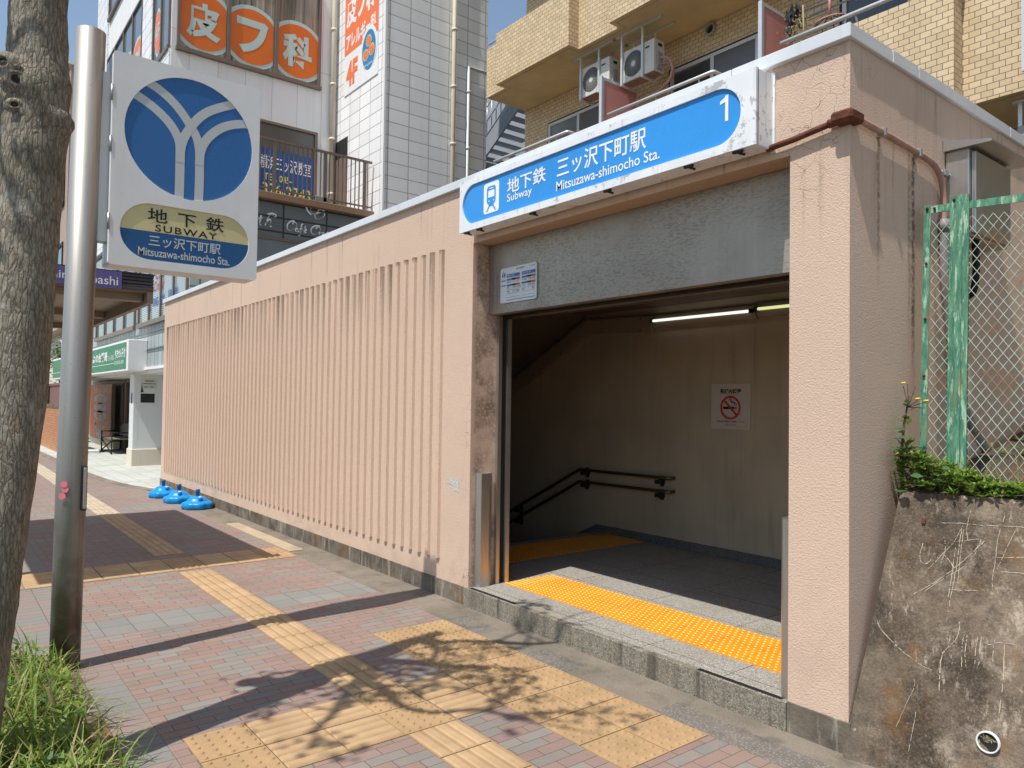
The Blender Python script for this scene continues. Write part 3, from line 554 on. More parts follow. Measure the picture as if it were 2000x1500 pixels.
for dx in (0, .018): ribbon(m, fr, catmull([(-4.319+dx, 1.64, 0), (-4.325+dx, 1.665, 0), (-4.355+dx, 1.672, 0), (-4.372+dx*.6, 1.69, 0), (-4.38+dx, 1.715, 0), (-4.362+dx, 1.735, 0)], 5), .007, .002)
m.build('lettering', t)
m = MB().mat('redring'); shape(m, fr, [circ(-4.37, 1.62, .118), circ(-4.37, 1.62, .096)], 0, .003); ribbon(m, fr, [(-4.448, 1.698), (-4.292, 1.542)], .022, .0035); m.build('ring', t)
# timetable plate on the shutter box
t = thing('timetable_plate', 'small white first and last train timetable on the steel shutter box', 'sign', (-4.5, 3.61, 2.58)); fr = FY(3.606)
m = MB().mat('timet'); shape(m, Fr((0, 3.611, 0), (1, 0, 0), (0, 0, 1)), [rrect(-4.735, -4.285, 2.435, 2.715, .02, 4)], .008); m.build('board', t)
def rect(mb, fr, u0, u1, v0, v1, w=.003): mb.quad(fr.p(u0, v0, w), fr.p(u1, v0, w), fr.p(u1, v1, w), fr.p(u0, v1, w))
m = MB().mat('bluetext')
for u0 in (-4.65, -4.46):
    rect(m, fr, u0, u0+.165, 2.635, 2.66)
    for v in (2.61, 2.565): rect(m, fr, u0, u0+.07, v, v+.014)
rect(m, fr, -4.65, -4.295, 2.452, 2.456); shape(m, fr, [circ(-4.69, 2.66, .021, 24)], 0, .003); rect(m, fr, -4.72, -4.665, 2.61, 2.618); rect(m, fr, -4.72, -4.665, 2.57, 2.578)
m.mat('redtext')
for u0 in (-4.65, -4.46):
    for v in (2.61, 2.565): rect(m, fr, u0+.115, u0+.165, v, v+.014)
m.mat('ink')
for u0 in (-4.65, -4.46):
    for v in (2.61, 2.565): rect(m, fr, u0+.07, u0+.115, v, v+.014)
    for v in (2.535, 2.505, 2.475): rect(m, fr, u0, u0+.165, v, v+.0015)
text(m, fr, '始発・終発時刻表', -4.53, -4.43, 2.685, 2.70); text(m, fr, '三ツ沢下町', -4.36, -4.3, 2.688, 2.699)
for (s_, u, v) in (('湘南台方面', -4.645, 2.59), ('5:17', -4.57, 2.59), ('5:17', -4.525, 2.59), ('あざみ野方面', -4.455, 2.59), ('5:38', -4.38, 2.59), ('5:38', -4.335, 2.59), ('湘南台', -4.645, 2.545), ('0:07', -4.57, 2.545), ('23:27', -4.525, 2.545), ('あざみ野', -4.455, 2.545), ('0:04', -4.38, 2.545), ('0:05', -4.335, 2.545), ('新横浜', -4.645, 2.516), ('0:17', -4.57, 2.516), ('0:08', -4.525, 2.516), ('新羽', -4.455, 2.516), ('0:30', -4.335, 2.516)): text(m, fr, s_, u, u+(.055 if len(s_) > 4 else .033), v, v+.013)
m.mat('wtext'); text(m, fr, '1 湘南台方面', -4.645, -4.55, 2.64, 2.655, .005); text(m, fr, '2 あざみ野方面', -4.455, -4.35, 2.64, 2.655, .005); ribbon(m, fr, [(-4.69, 2.64), (-4.69, 2.662), (-4.705, 2.676)], .006, .005); ribbon(m, fr, [(-4.69, 2.662), (-4.675, 2.676)], .006, .005)
m.build('lettering', t)
# sign box over the doorway
t = thing('station_sign', 'long white sign box with a blue rounded panel above the doorway', 'sign', (-3.5, 3.37, 3.17)); fr = FY(3.285); X0, X1, Z0, Z1 = -4.865, -2.178, 2.978, 3.378
m = MB().mat('chip'); shape(m, Fr((0, 3.2925, 0), (1, 0, 0), (0, 0, 1)), [[(X0, Z0), (X1, Z0), (X1, Z1), (X0, Z1)], rrect(-4.825, -2.268, 3.028, 3.334, .15, 12)], .015)
m.box(X0+.001, X1-.001, 3.307, 3.435, Z0+.001, Z1-.001, .003); m.mat('dark'); m.box(X1-.0005, X1+.0005, 3.302, 3.306, Z0, Z1); m.mat('chip'); m.box(X1-.01, X1+.012, 3.436, 3.45, Z0-.01, Z1+.01); m.build('box', t)
m = MB().mat('blue'); shape(m, Fr((0, 3.3005, 0), (1, 0, 0), (0, 0, 1)), [rrect(-4.826, -2.267, 3.027, 3.335, .15, 12)], .006); m.build('panel', t)
fp = FY(3.297); m = MB().mat('wtext')
shape(m, fp, [rrect(-4.553, -4.36, 3.068, 3.30, .025, 5)], 0, .0015)
m.build('pictogram_plate', t); m = MB().mat('wtext'); text(m, fp, '地下鉄', -4.262, -3.83, 3.165, 3.278, .0015, .012); text(m, fp, 'Subway', -4.262, -3.978, 3.09, 3.165, .0015, .008); m.build('lettering', t); m = MB().mat('wtext')
text(m, fp, '三ッ沢下町駅', -3.715, -2.925, 3.155, 3.288, .0015, .012); text(m, fp, 'Mitsuzawa-shimocho Sta.', -3.72, -2.82, 3.068, 3.135, .0015, .008); m.build('lettering', t); m = MB().mat('wtext'); shape(m, fp, [[(-2.372, 3.152), (-2.352, 3.152), (-2.352, 3.292), (-2.368, 3.292), (-2.376, 3.28), (-2.404, 3.268), (-2.404, 3.249), (-2.372, 3.258)]], 0, .0015); m.build('numeral', t)
m = MB().mat('blue'); shape(m, fp, [rrect(-4.512, -4.402, 3.14, 3.272, .022, 5), [(-4.484, 3.252), (-4.43, 3.252), (-4.43, 3.262), (-4.484, 3.262)], rrect(-4.497, -4.417, 3.188, 3.243, .004, 3), circ(-4.486, 3.162, .008, 12), circ(-4.428, 3.162, .008, 12)], 0, .003)
m.quad(fp.p(-4.495, 3.14, .003), fp.p(-4.482, 3.12, .003), fp.p(-4.432, 3.12, .003), fp.p(-4.419, 3.14, .003))
ribbon(m, fp, [(-4.482, 3.122), (-4.512, 3.083)], .012, .003); ribbon(m, fp, [(-4.432, 3.122), (-4.402, 3.083)], .012, .003); m.build('train_pictogram', t)
for x in (-4.79, -4.62, -3.98, -3.25, -2.62, -2.3):
    m = MB().mat('dark'); m.box(x-.03, x+.03, 3.296, 3.318, Z0-.012, Z0+.004, .003); m.tube([(x, 3.31, Z0-.01), (x+.03, 3.33, Z0-.022)], .007, 6); m.build('latch', t)
# steel guards either side of the doorway
t = thing('jamb_guard', 'waist high steel corner guard on the jamb by the ribbed wall', 'guard rail', (-4.88, 3.57, ZF)); m = MB().mat('steel')
m.prism([(-4.9, 3.5, ZF), (-4.875, 3.5, ZF), (-4.855, 3.535, ZF), (-4.855, 3.615, ZF), (-4.875, 3.655, ZF), (-4.9, 3.655, ZF)], (0, 0, .915)); m.build('guard', t)
t = thing('jamb_guard', 'waist high steel corner guard on the jamb by the plain pier', 'guard rail', (-2.1, 3.57, ZF)); m = MB().mat('steel')
m.prism([(-2.085, 3.47, ZF), (-2.13, 3.47, ZF), (-2.155, 3.5, ZF), (-2.165, 3.60, ZF), (-2.13, 3.655, ZF), (-2.085, 3.655, ZF)][::-1], (0, 0, .915)); m.build('guard', t)
m = MB().mat('stick'); fr = FY(YF); shape(m, fr, [[(-5.23, .995), (-5.05, .99), (-5.05, .895), (-5.125, .9), (-5.125, .945), (-5.23, .955)]], .001, .0015)
tag(m.build('sticker'), 'torn grey sticker remnant on the stucco beside the steel jamb guard', 'sticker')
# conduit with junction box
t = thing('conduit_pipe', 'rusty conduit pipe bending down from the corner junction box', 'pipe', (-1.75, 3.43, 3.03))
m = MB().mat('rust'); m.tube([(-2.2, 3.42, 2.985), (-2.05, 3.42, 2.995), (-1.85, 3.42, 3.02)], .016, 10); m.tube([(-1.86, 3.42, 3.02), (-1.82, 3.42, 3.022)], .022, 10); m.build('rusty_length', t)
m = MB().mat('rust'); m.box(-1.83, -1.72, 3.37, 3.5, 3.0, 3.055, .012); m.build('junction_box', t)
m = MB().mat('pinkpipe'); m.tube(catmull([(-1.745, 3.48, 3.025), (-1.745, 3.7, 3.02), (-1.745, 4.1, 3.005), (-1.745, 4.32, 2.985), (-1.745, 4.42, 2.92), (-1.745, 4.455, 2.8), (-1.745, 4.455, 2.66)], 6), .017, 10); m.build('painted_length', t)
m = MB().mat('galv')
for y, z in ((3.72, 3.02), (4.12, 3.003)): MB().mat('galv').box(-1.77, -1.722, y-.012, y+.012, z-.025, z+.022, .004).build('clip', t)
t = thing('electric_cabinet', 'stainless electric cabinet with a sloping hood on the side wall', 'cabinet', (-1.7, 4.8, 2.6))
m = MB().mat('steel'); m.box(-1.765, -1.645, 4.53, 5.11, 2.61, 3.1, .004); m.hexa([(-1.765, 4.5, 3.1), (-1.52, 4.5, 3.1), (-1.52, 5.15, 3.1), (-1.765, 5.15, 3.1)], [(-1.765, 4.5, 3.165), (-1.52, 4.5, 3.112), (-1.52, 5.15, 3.112), (-1.765, 5.15, 3.165)]); m.build('body', t)
m = MB().mat('steel'); m.box(-1.643, -1.62, 4.56, 5.09, 2.625, 3.085, .003); h = m.build('door', t)
m = MB().mat('galv'); m.tube([(-1.62, 4.66, 2.82), (-1.59, 4.66, 2.82)], .012, 8); m.box(-1.6, -1.585, 4.645, 4.72, 2.812, 2.828, .003); m.build('handle', h)
m = MB().mat('galv'); m.box(-1.77, -1.735, 4.45, 4.5, 2.95, 2.985, .003); m.tube([(-1.75, 4.42, 2.967), (-1.75, 4.53, 2.967)], .008, 6); m.build('mounting_bolt', t)
t = thing('cable_pipe', 'grey plastic cable pipe running from the cabinet to the soil', 'pipe', (-1.72, 4.5, 1.4)); m = MB().mat('greypipe')
m.tube(catmull([(-1.742, 4.455, 2.67), (-1.742, 4.455, 2.4), (-1.742, 4.5, 2.2), (-1.735, 4.56, 1.9), (-1.72, 4.58, 1.75), (-1.68, 4.62, 1.58), (-1.62, 4.7, 1.4)], 6), .024, 10); m.tube([(-1.745, 4.455, 2.7), (-1.745, 4.455, 2.63)], .03, 10); m.build('pipe_run', t)
m = MB().mat('black'); m.tube(catmull([(-1.68, 4.72, 2.61), (-1.68, 4.73, 2.45), (-1.7, 4.74, 2.32), (-1.76, 4.74, 2.28)], 5), .02, 8); m.mat('greypipe'); m.tube([(-1.7, 4.62, 2.61), (-1.71, 4.62, 1.5)], .02, 8); m.build('cable', t)
# ------------------------------------------------------------------ pole sign
t = thing('subway_pole_sign', 'tall rusting steel pole carrying a white box sign with a round blue emblem', 'sign', (-5.19, .69, 0))
m = MB().mat('pole'); m.tube([(-5.19, .69, -.1), (-5.19, .70, 1.2), (-5.19, .735, 3.9)], .083, 20); m.lathe((-5.19, .735, 3.9), [(.083, 0), (.07, .008), (.03, .012)], 20); m.build('pole', t)
m = MB().mat('dark'); m.box(-5.125, -5.105, .745, .772, .95, 1.22, .004); m.mat('galv'); m.box(-5.118, -5.1, .75, .768, .96, 1.21, .004); m.build('access_cover', t)
m = MB().mat('lite'); m.box(-5.235, -5.145, .79, .87, 2.6, 3.66, .004); m.build('bracket', t)
m = MB().mat('galv')
for z in (2.72, 3.2, 3.52): MB().mat('galv').tube([(-5.088, .842, z-.05), (-5.088, .842, z+.05)], .008, 6).build('hinge', t)
SX = -5.085; fr = FX(SX); W0, W1, H0, H1 = .846, 1.757, 2.455, 3.785
m = MB().mat('white'); shape(m, FX(SX-.006), [rrect(W0, W1, H0, H1, .02, 4), circ(1.312, 3.33, .397, 64), rrect(.905, 1.70, 2.51, 2.868, .178, 14)], .012)
shape(m, FX(SX-.012-.095), [rrect(W0, W1, H0, H1, .02, 4)], .19); m.build('sign_box', t)
m = MB().mat('emblue'); shape(m, FX(SX-.0095), [circ(1.312, 3.33, .397, 64)], .004); eb = m.build('emblem', t)
EA = [(.89, 3.562), (.955, 3.547), (1.018, 3.5226), (1.0944, 3.4785), (1.1639, 3.422), (1.213, 3.3593), (1.2408, 3.2909), (1.2456, 3.1981), (1.2464, 3.0575), (1.2454, 2.941), (1.2454, 2.9)]
EB = [(1.0, 3.652), (1.06, 3.6325), (1.1081, 3.6116), (1.1777, 3.5655), (1.24, 3.5069), (1.2947, 3.4358), (1.3412, 3.3616), (1.3629, 3.2809), (1.3672, 3.1769), (1.3683, 3.0533), (1.366, 2.94), (1.366, 2.88)]
EC = [(1.63, 3.655), (1.5663, 3.6306), (1.4916, 3.5934), (1.4095, 3.5411), (1.3474, 3.4775), (1.3042, 3.4097), (1.2661, 3.3344), (1.2478, 3.2549), (1.2463, 3.1701)]
ED = [(1.74, 3.53), (1.6605, 3.5214), (1.579, 3.4983), (1.5042, 3.4585), (1.4404, 3.3996), (1.3961, 3.3363), (1.3706, 3.2635), (1.3654, 3.1766)]
m = MB().mat('lite')
for i, E_ in enumerate((EA, EB, EC, ED)):
    P = [p for p in catmull([(a, b, 0) for a, b in E_], 8) if math.hypot(p.x-1.312, p.y-3.33) < .428]; ribbon(m, FX(SX-.0075), P, .056, .001+.0004*i)
m.build('strokes', eb)
m = MB().mat('cream'); shape(m, FX(SX-.0095), [rrect(.905, 1.70, 2.51, 2.868, .178, 14)], .004); nb = m.build('name_panel', t)
m = MB().mat('navy'); L = [p for p in rrect(.907, 1.698, 2.512, 2.866, .177, 14) if p[1] < 2.69]; L = sorted(L, key=lambda p: math.atan2(p[1]-2.69, p[0]-1.3))
shape(m, FX(SX-.0075), [[(.908, 2.692)]+[p for p in L]+[(1.697, 2.692)]], 0, .001); m.build('navy_half', nb)
fn = FX(SX-.006); m = MB().mat('ink'); text(m, fn, '地下鉄', 1.063, 1.533, 2.752, 2.845, .001, .011, 0, 1.9); text(m, fn, 'SUBWAY', 1.108, 1.49, 2.697, 2.742, .001, .014, 0, 1.2); m.build('dark_lettering', nb)
m = MB().mat('lite'); text(m, fn, '三ッ沢下町駅', 1.072, 1.515, 2.6, 2.672, .001, .01); text(m, fn, 'Mitsuzawa-shimocho Sta.', 1.012, 1.575, 2.535, 2.588, .001, .012); m.build('white_lettering', nb)
m = MB().mat('pinkstick'); 
for z, dy in ((1.115, -.004), (1.085, .002), (1.045, -.012)):
    fr2 = Fr((-5.113, .66+dy, z), (.35, -1, 0), (0, 0, 1)); fr2 = Fr((-5.112, .655+dy, z), (.45, .89, 0), (0, 0, 1)); m.disc(fr2, 0, 0, .02, .002, 14)
tag(m.build('round_sticker'), 'pink round stickers stuck halfway up the steel pole', 'sticker')
# ------------------------------------------------------------------ street tree
t = thing('street_tree', 'grey barked street tree beside the steel sign pole with pruned knots', 'tree', (-3.66, .1, 0))
TP = [((-3.66, .10, -.1), .15), ((-3.675, .13, .25), .14), ((-3.70, .165, .57), .132), ((-3.74, .222, 1.05), .126), ((-3.80, .283, 1.58), .122), ((-3.835, .305, 2.0), .122), ((-3.87, .322, 2.39), .126), ((-3.9, .335, 2.7), .13), ((-3.92, .346, 2.96), .13), ((-3.945, .35, 3.2), .122), ((-3.95, .35, 3.43), .115), ((-3.97, .37, 3.9), .10), ((-4.0, .4, 4.4), .08), ((-4.02, .43, 5.0), .05)]
KN = [((-3.83, .44, 2.86), .06, .06), ((-3.79, .29, 3.0), .06, .03), ((-3.8, .22, 3.06), .05, .035), ((-3.79, .26, 2.88), .04, .015), ((-3.86, .45, 3.05), .08, .02), ((-3.83, .36, 2.7), .07, .012)]
m = MB().mat('bark'); m.smooth = True; path = catmull([p for p, _ in TP], 9); rad = [r for _, r in TP]; n = len(path); seg = 40; VV = []
for i, p in enumerate(path):
    f = i/9; a = int(min(f, len(rad)-1)); r = rad[a]+(rad[min(a+1, len(rad)-1)]-rad[a])*(f-a)
    for k in range(seg):
        th = 2*math.pi*k/seg; d = Vector((math.cos(th), math.sin(th), 0)); q = p+d*r
        q += d*(.006*noise.noise(q*6)+.003*noise.noise(q*22)+.0035*noise.noise(Vector((q.x*60, q.y*60, q.z*12))))
        for kc, kr, kh in KN:
            dd = (q-Vector(kc)).length
            if dd < kr*2: e = math.exp(-(dd/kr)**2*1.6); q += d*kh*e*(1-.75*math.exp(-(dd/(kr*.4))**2))+d*.006*noise.noise(q*60)*e
        VV.append(q)
m.add(VV, [[i*seg+k, i*seg+(k+1) % seg, (i+1)*seg+(k+1) % seg, (i+1)*seg+k] for i in range(n-1) for k in range(seg)]); m.build('trunk', t)
def knot(c, axis, r, name='knot', hole=True, stub=0.0):
    c = Vector(c); ax = Vector(axis).normalized(); a = ax.cross(Vector((0, 0, 1))).normalized(); b = ax.cross(a); sg = 26
    prof = [(2.1, -.45), (1.7, -.08), (1.35, .12+stub*.35), (1.08, .24+stub), (.9, .24+stub), (.7, .08+stub), (.5, -.02+stub), (.2, .06+stub), (0.02, .08+stub)] if hole else [(1.7, -.3), (1.35, .05), (1.05, .2), (.8, .16), (.5, .2), (.02, .22)]
    m = MB().mat('bark'); m.smooth = True; vs = []
    for i, (q, h) in enumerate(prof):
        if i == len(prof)-2: pass
        for k in range(sg):
            th = 2*math.pi*k/sg; d = a*math.cos(th)+b*math.sin(th); p = c+d*r*q*(1+.12*math.sin(th*2+c.z*9))+ax*r*h; p += ax*.16*r*noise.noise(p*38)+d*.1*r*noise.noise(p*25); vs.append(p)
    F = [[i*sg+k, i*sg+(k+1) % sg, (i+1)*sg+(k+1) % sg, (i+1)*sg+k] for i in range(len(prof)-1) for k in range(sg)]
    m.add(vs, F)
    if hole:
        dk = m.mat('knotdark').cur
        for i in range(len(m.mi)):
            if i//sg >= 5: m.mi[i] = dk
    m.build(name, t)
MAT['knotdark'] = plain('dark_knot_centre', (.035, .026, .018), .95, 0, .5, 60, 0, bump=.8, bs=90)  # very dark brown given to the inner rings of each hollow knot
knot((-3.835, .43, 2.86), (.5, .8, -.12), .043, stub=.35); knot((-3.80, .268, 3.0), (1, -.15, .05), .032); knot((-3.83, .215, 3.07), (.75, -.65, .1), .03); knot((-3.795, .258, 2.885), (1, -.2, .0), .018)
rnd = random.Random(11); lm = MB().mat('bark'); tw = []
def limb(p0, p1, r0, r1, wob=.06, n=6):
    P = [Vector(p0).lerp(Vector(p1), i/n)+Vector((rnd.uniform(-wob, wob), rnd.uniform(-wob, wob), rnd.uniform(-wob, wob)*.5))*(0 < i < n) for i in range(n+1)]
    P = catmull(P, 3); lm.tube(P, [r0+(r1-r0)*i/(len(P)-1) for i in range(len(P))], 7); return P
limbs = [limb((-3.93, .3, 2.85), (-4.05, -.12, 3.3), .085, .065, .01), limb((-3.97, .36, 3.8), (-3.3, .55, 4.5), .06, .03), limb((-3.98, .38, 4.0), (-3.1, -.7, 4.6), .055, .02), limb((-3.96, .36, 3.75), (-3.75, -.55, 4.35), .045, .018), limb((-3.95, .35, 3.6), (-3.1, .0, 4.2), .06, .025), limb((-4.02, .43, 4.8), (-3.3, -.2, 5.4), .04, .015), limb((-3.98, .38, 4.05), (-3.5, -.3, 5.0), .05, .02), limb((-4.0, .4, 4.6), (-3.2, 1.0, 5.3), .045, .015), limb((-3.1, .0, 4.2), (-2.6, .3, 4.7), .025, .012)]
for P in limbs[1:]:
    for k in range(6):
        a = P[rnd.randint(len(P)//3, len(P)-1)]; d = Vector((rnd.uniform(-1, 1), rnd.uniform(-.9, .9), rnd.uniform(.1, .9))).normalized()*rnd.uniform(.3, .75)
        T_ = limb(a, a+d, .014, .005, .03, 3); tw.append(T_)
lm.build('limbs', t)
lf = MB().mat('leaf')
def leafquad(mb, p, d, up, L, Wd):
    s_ = d.cross(up).normalized()*Wd; mb.add([p, p+d*L*.5+s_, p+d*L, p+d*L*.5-s_], [[0, 1, 2, 3]])
for T_ in tw:
    for _ in range(rnd.choice((0, 0, 0, 16, 30))):
        p = T_[rnd.randint(len(T_)//2, len(T_)-1)]+Vector((rnd.gauss(0, .075), rnd.gauss(0, .075), rnd.gauss(0, .05)))
        if p.z < 3.75: continue
        d = Vector((rnd.uniform(-1, 1), rnd.uniform(-1, 1), rnd.uniform(-.5, .6))).normalized(); leafquad(lf, p, d, Vector((rnd.uniform(-.4, .4), rnd.uniform(-.4, .4), 1)), rnd.uniform(.05, .095), rnd.uniform(.018, .032))
lf.build('crown', t)
# grass bed
rnd = random.Random(5); g = MB()
def blade(mb, p, L, wd, yaw, bend, droop=1.0, n=4):
    d = Vector((math.cos(yaw), math.sin(yaw), 0)); s_ = Vector((-d.y, d.x, 0)); pts = []
    for i in range(n+1):
        f = i/n; a = bend*f*droop
        pts.append(p+d*(L*f*math.sin(a)*.9)+Vector((0, 0, L*f*math.cos(a*.9))))
    vs = []
    for i, q in enumerate(pts):
        ww = wd*(1-(i/n)**1.6)+.0006; vs += [q-s_*ww, q+s_*ww]
    mb.add(vs, [[2*i, 2*i+1, 2*i+3, 2*i+2] for i in range(n)])
for k in range(4200):
    x = rnd.uniform(-5.28, -2.5); y = rnd.uniform(-.55, .66)
    if rnd.random() < (.25 if y > .55 else 0): continue
    hgt = rnd.uniform(.1, .3)*(1.3 if x > -4.5 else 1.05)*(1.15-.35*max(0, y-.3))
    g.mat('straw' if rnd.random() < .1 else ('grass' if rnd.random() < .75 else 'leaf')); blade(g, Vector((x, y, -.02)), hgt, rnd.choice((.0025, .004, .006, .009, .012)), rnd.uniform(0, 6.3), rnd.uniform(.2, 1.7), 1, 4)
for k in range(330):
    p = Vector((rnd.uniform(-5.25, -2.6), rnd.uniform(-.5, .62), rnd.uniform(.02, .2))); g.mat(rnd.choice(('leaf', 'leaf', 'leafdark', 'grass')))
    for q in range(9):
        yaw = rnd.uniform(0, 6.3); d = Vector((math.cos(yaw), math.sin(yaw), rnd.uniform(.0, .9))).normalized(); leafquad(g, p, d, Vector((0, 0, 1)), rnd.uniform(.05, .1), rnd.uniform(.007, .013))
g.mat('straw')
for k in range(160): blade(g, Vector((rnd.uniform(-5.25, -2.6), rnd.uniform(-.4, .64), 0)), rnd.uniform(.2, .4), .0022, rnd.uniform(0, 6.3), rnd.uniform(.6, 2.2), 1, 6)
o = g.build('grass'); o['label'] = 'long uncut grass and weeds filling the tree pit beside the steel sign pole'; o['category'] = 'grass'; o['kind'] = 'stuff'
# ------------------------------------------------------------------ retaining wall, soil, fence, weeds
dR = Vector((math.cos(math.radians(12)), math.sin(math.radians(12)), 0)); B0 = Vector((-1.77, 3.40, 0)); T0 = Vector((-1.77, 3.79, 1.229)); nv = (T0-B0).normalized(); nR = dR.cross(nv); HR = (T0-B0).length
RF = Fr(B0, dR, nv)
t = thing('retaining_wall', 'stained concrete retaining wall covered in pale scratches', 'wall', B0)
m = MB().mat('retain'); bk = Vector((0, .35, 0)); NX, NZ = 60, 26; VV = []
for j in range(NZ+1):
    for i in range(NX+1):
        b = -.15+(HR+.15)*j/NZ; a = (-.005+.085*max(0, b)/HR)+6*(i/NX)**2; p = RF.p(a, b, .006*noise.noise(Vector((a*3, b*3, 1)))+.003*noise.noise(Vector((a*14, b*14, 5)))-.012*(j == NZ))
        VV.append(p)
m.smooth = True; m.add(VV, [[j*(NX+1)+i, j*(NX+1)+i+1, (j+1)*(NX+1)+i+1, (j+1)*(NX+1)+i] for j in range(NZ) for i in range(NX)]); m.smooth = False
a0 = RF.p(.08, HR, -.012); a1 = RF.p(6.08, HR, -.012); m.quad(a0, a1, a1+bk+Vector((0, 0, .03)), a0+bk+Vector((0, 0, .03))); m.quad(RF.p(-.005, -.15), a0, a0+bk, RF.p(-.005, -.15)+bk*2); m.build('concrete', t)
m = MB().mat('stick'); MAT['chalk'] = plain('scratched_pale_concrete', (.52, .45, .36), .9, 0, .2, 60); m = MB().mat('chalk')
SCR = [[(0.272, 1.147), (0.349, 1.154), (0.417, 1.154), (0.487, 1.158), (0.555, 1.162), (0.614, 1.165), (0.671, 1.162)], [(0.387, 1.221), (0.382, 1.174), (0.38, 1.125), (0.389, 1.081)], [(0.363, 1.146), (0.351, 1.11), (0.333, 1.058), (0.301, 1.011), (0.269, 0.958), (0.245, 0.924)], [(0.332, 1.063), (0.387, 1.078), (0.436, 1.09), (0.436, 1.059)], [(0.455, 1.084), (0.41, 1.021), (0.363, 0.959), (0.307, 0.895), (0.254, 0.844), (0.197, 0.796)], [(0.433, 1.064), (0.419, 1.009), (0.384, 0.954), (0.344, 0.917), (0.295, 0.873), (0.242, 0.818)], [(0.298, 1.066), (0.304, 1.023), (0.298, 0.984), (0.293, 0.951)], [(0.301, 0.999), (0.329, 0.971), (0.347, 0.944)], [(0.301, 1.008), (0.276, 0.979)], [(0.209, 1.041), (0.203, 0.993), (0.207, 0.96), (0.226, 0.944), (0.245, 0.958), (0.253, 0.974)], [(0.359, 1.131), (0.358, 1.063), (0.358, 0.986), (0.355, 0.905), (0.349, 0.815), (0.347, 0.74)], [(0.344, 1.046), (0.343, 0.974), (0.342, 0.879), (0.339, 0.808)], [(0.368, 1.128), (0.367, 1.05), (0.368, 0.979), (0.37, 0.862)], [(0.51, 1.147), (0.504, 1.087), (0.505, 1.008), (0.5, 0.919), (0.506, 0.87)], [(0.567, 1.146), (0.546, 1.077), (0.528, 1.013), (0.514, 0.964)], [(0.492, 1.012), (0.56, 1.022), (0.617, 1.032), (0.674, 1.043)], [(0.53, 0.954), (0.585, 0.959), (0.631, 0.958), (0.676, 0.948)], [(0.656, 1.227), (0.65, 1.166), (0.634, 1.122), (0.616, 1.084)], [(0.335, 0.844), (0.385, 0.847), (0.45, 0.857)], [(0.473, 1.297), (0.55, 1.306), (0.61, 1.311), (0.668, 1.311)], [(0.521, 1.218), (0.518, 1.179)],
 [(0.061, 0.64), (0.087, 0.603), (0.13, 0.568), (0.186, 0.527), (0.222, 0.51)], [(0.222, 0.51), (0.266, 0.486), (0.313, 0.473)], [(0.394, 0.707), (0.398, 0.671), (0.388, 0.624), (0.357, 0.575), (0.344, 0.545), (0.344, 0.469), (0.35, 0.392)], [(0.417, 0.641), (0.418, 0.579), (0.425, 0.515)], [(0.431, 0.653), (0.43, 0.582), (0.441, 0.519)], [(0.471, 0.655), (0.469, 0.593), (0.473, 0.538)], [(0.484, 0.659), (0.487, 0.537)], [(0.245, 0.417), (0.251, 0.387), (0.227, 0.3), (0.199, 0.194)], [(0.27, 0.279), (0.266, 0.204), (0.26, 0.094)], [(0.511, 0.627), (0.553, 0.647), (0.609, 0.652)], [(0.533, 0.655), (0.536, 0.56)], [(0.572, 0.644), (0.58, 0.497), (0.579, 0.359)]]
rnd = random.Random(3)
for L in SCR:
    P = catmull([(a, b, 0) for a, b in L], 8); P = [p+Vector((rnd.uniform(-.0012, .0012), rnd.uniform(-.0012, .0012), 0)) for p in P]
    wmax = rnd.uniform(.0026, .005); ph = rnd.uniform(0, 9)
    VV = []; 
    for i in range(len(P)-1):
        if rnd.random() < .16: continue
        p, q = P[i], P[i+1]; tt = (q-p).normalized(); a_ = Vector((-tt.y, tt.x, 0)); w1 = wmax*(.55+.45*noise.noise(Vector((i*.6, ph, 0))))
        def dz(v): return .006*noise.noise(Vector((v.x*3, v.y*3, 1)))+.003*noise.noise(Vector((v.x*14, v.y*14, 5)))+.0022
        m.add([RF.p(v.x, v.y, dz(v)) for v in (p-a_*w1*.5, q-a_*w1*.5, q+a_*w1*.5, p+a_*w1*.5)], [[0, 1, 2, 3]])
m.build('scratch_marks', t)
m = MB().mat('rust'); c = RF.p(.2, 1.147, .0); m.prism([c+dR*a+nv*b for a, b in ((-.008, -.012), (.008, -.012), (.008, .012), (-.008, .012))], nR*.012); tag(m.build('iron_bracket'), 'small rusty iron bracket fixed near the top of the retaining wall', 'bracket')
t = thing('drain_pipe', 'white plastic weep pipe end sticking out of the retaining wall', 'pipe', RF.p(.552, .231)); c = RF.p(.552, .231); ax = Vector((0, -1, 0)).lerp(nR, .5).normalized(); ea = ax.cross(Vector((0, 0, 1))).normalized(); eb_ = ax.cross(ea)
m = MB().mat('pvc'); sg = 28
ringv = [[c+ax*h+(ea*math.cos(2*math.pi*k/sg)+eb_*math.sin(2*math.pi*k/sg))*r for k in range(sg)] for r, h in ((.044, -.02), (.044, .016), (.038, .016), (.038, -.0), (.038, .006))]
m.smooth = True; m.add(ringv[0]+ringv[1]+ringv[2]+ringv[3], [[j*sg+k, j*sg+(k+1) % sg, (j+1)*sg+(k+1) % sg, (j+1)*sg+k] for j in range(3) for k in range(sg)]); m.build('pipe_end', t)
m = MB().mat('black'); m.add([c+ax*.0045+(ea*math.cos(2*math.pi*k/sg)+eb_*math.sin(2*math.pi*k/sg))*.0385 for k in range(sg)], [list(range(sg))]); m.build('dark_bore', t)
m = MB().mat('straw')
for k in range(26): q = c+ax*.006+ea*rnd.gauss(.004, .012)-eb_*rnd.gauss(-.012, .008)*-1; leafquad(m, q, Vector((rnd.uniform(-1, 1), rnd.uniform(-.4, 0), rnd.uniform(-.5, .5))).normalized(), ax, rnd.uniform(.01, .025), .0025)
m.build('dead_leaves', t)
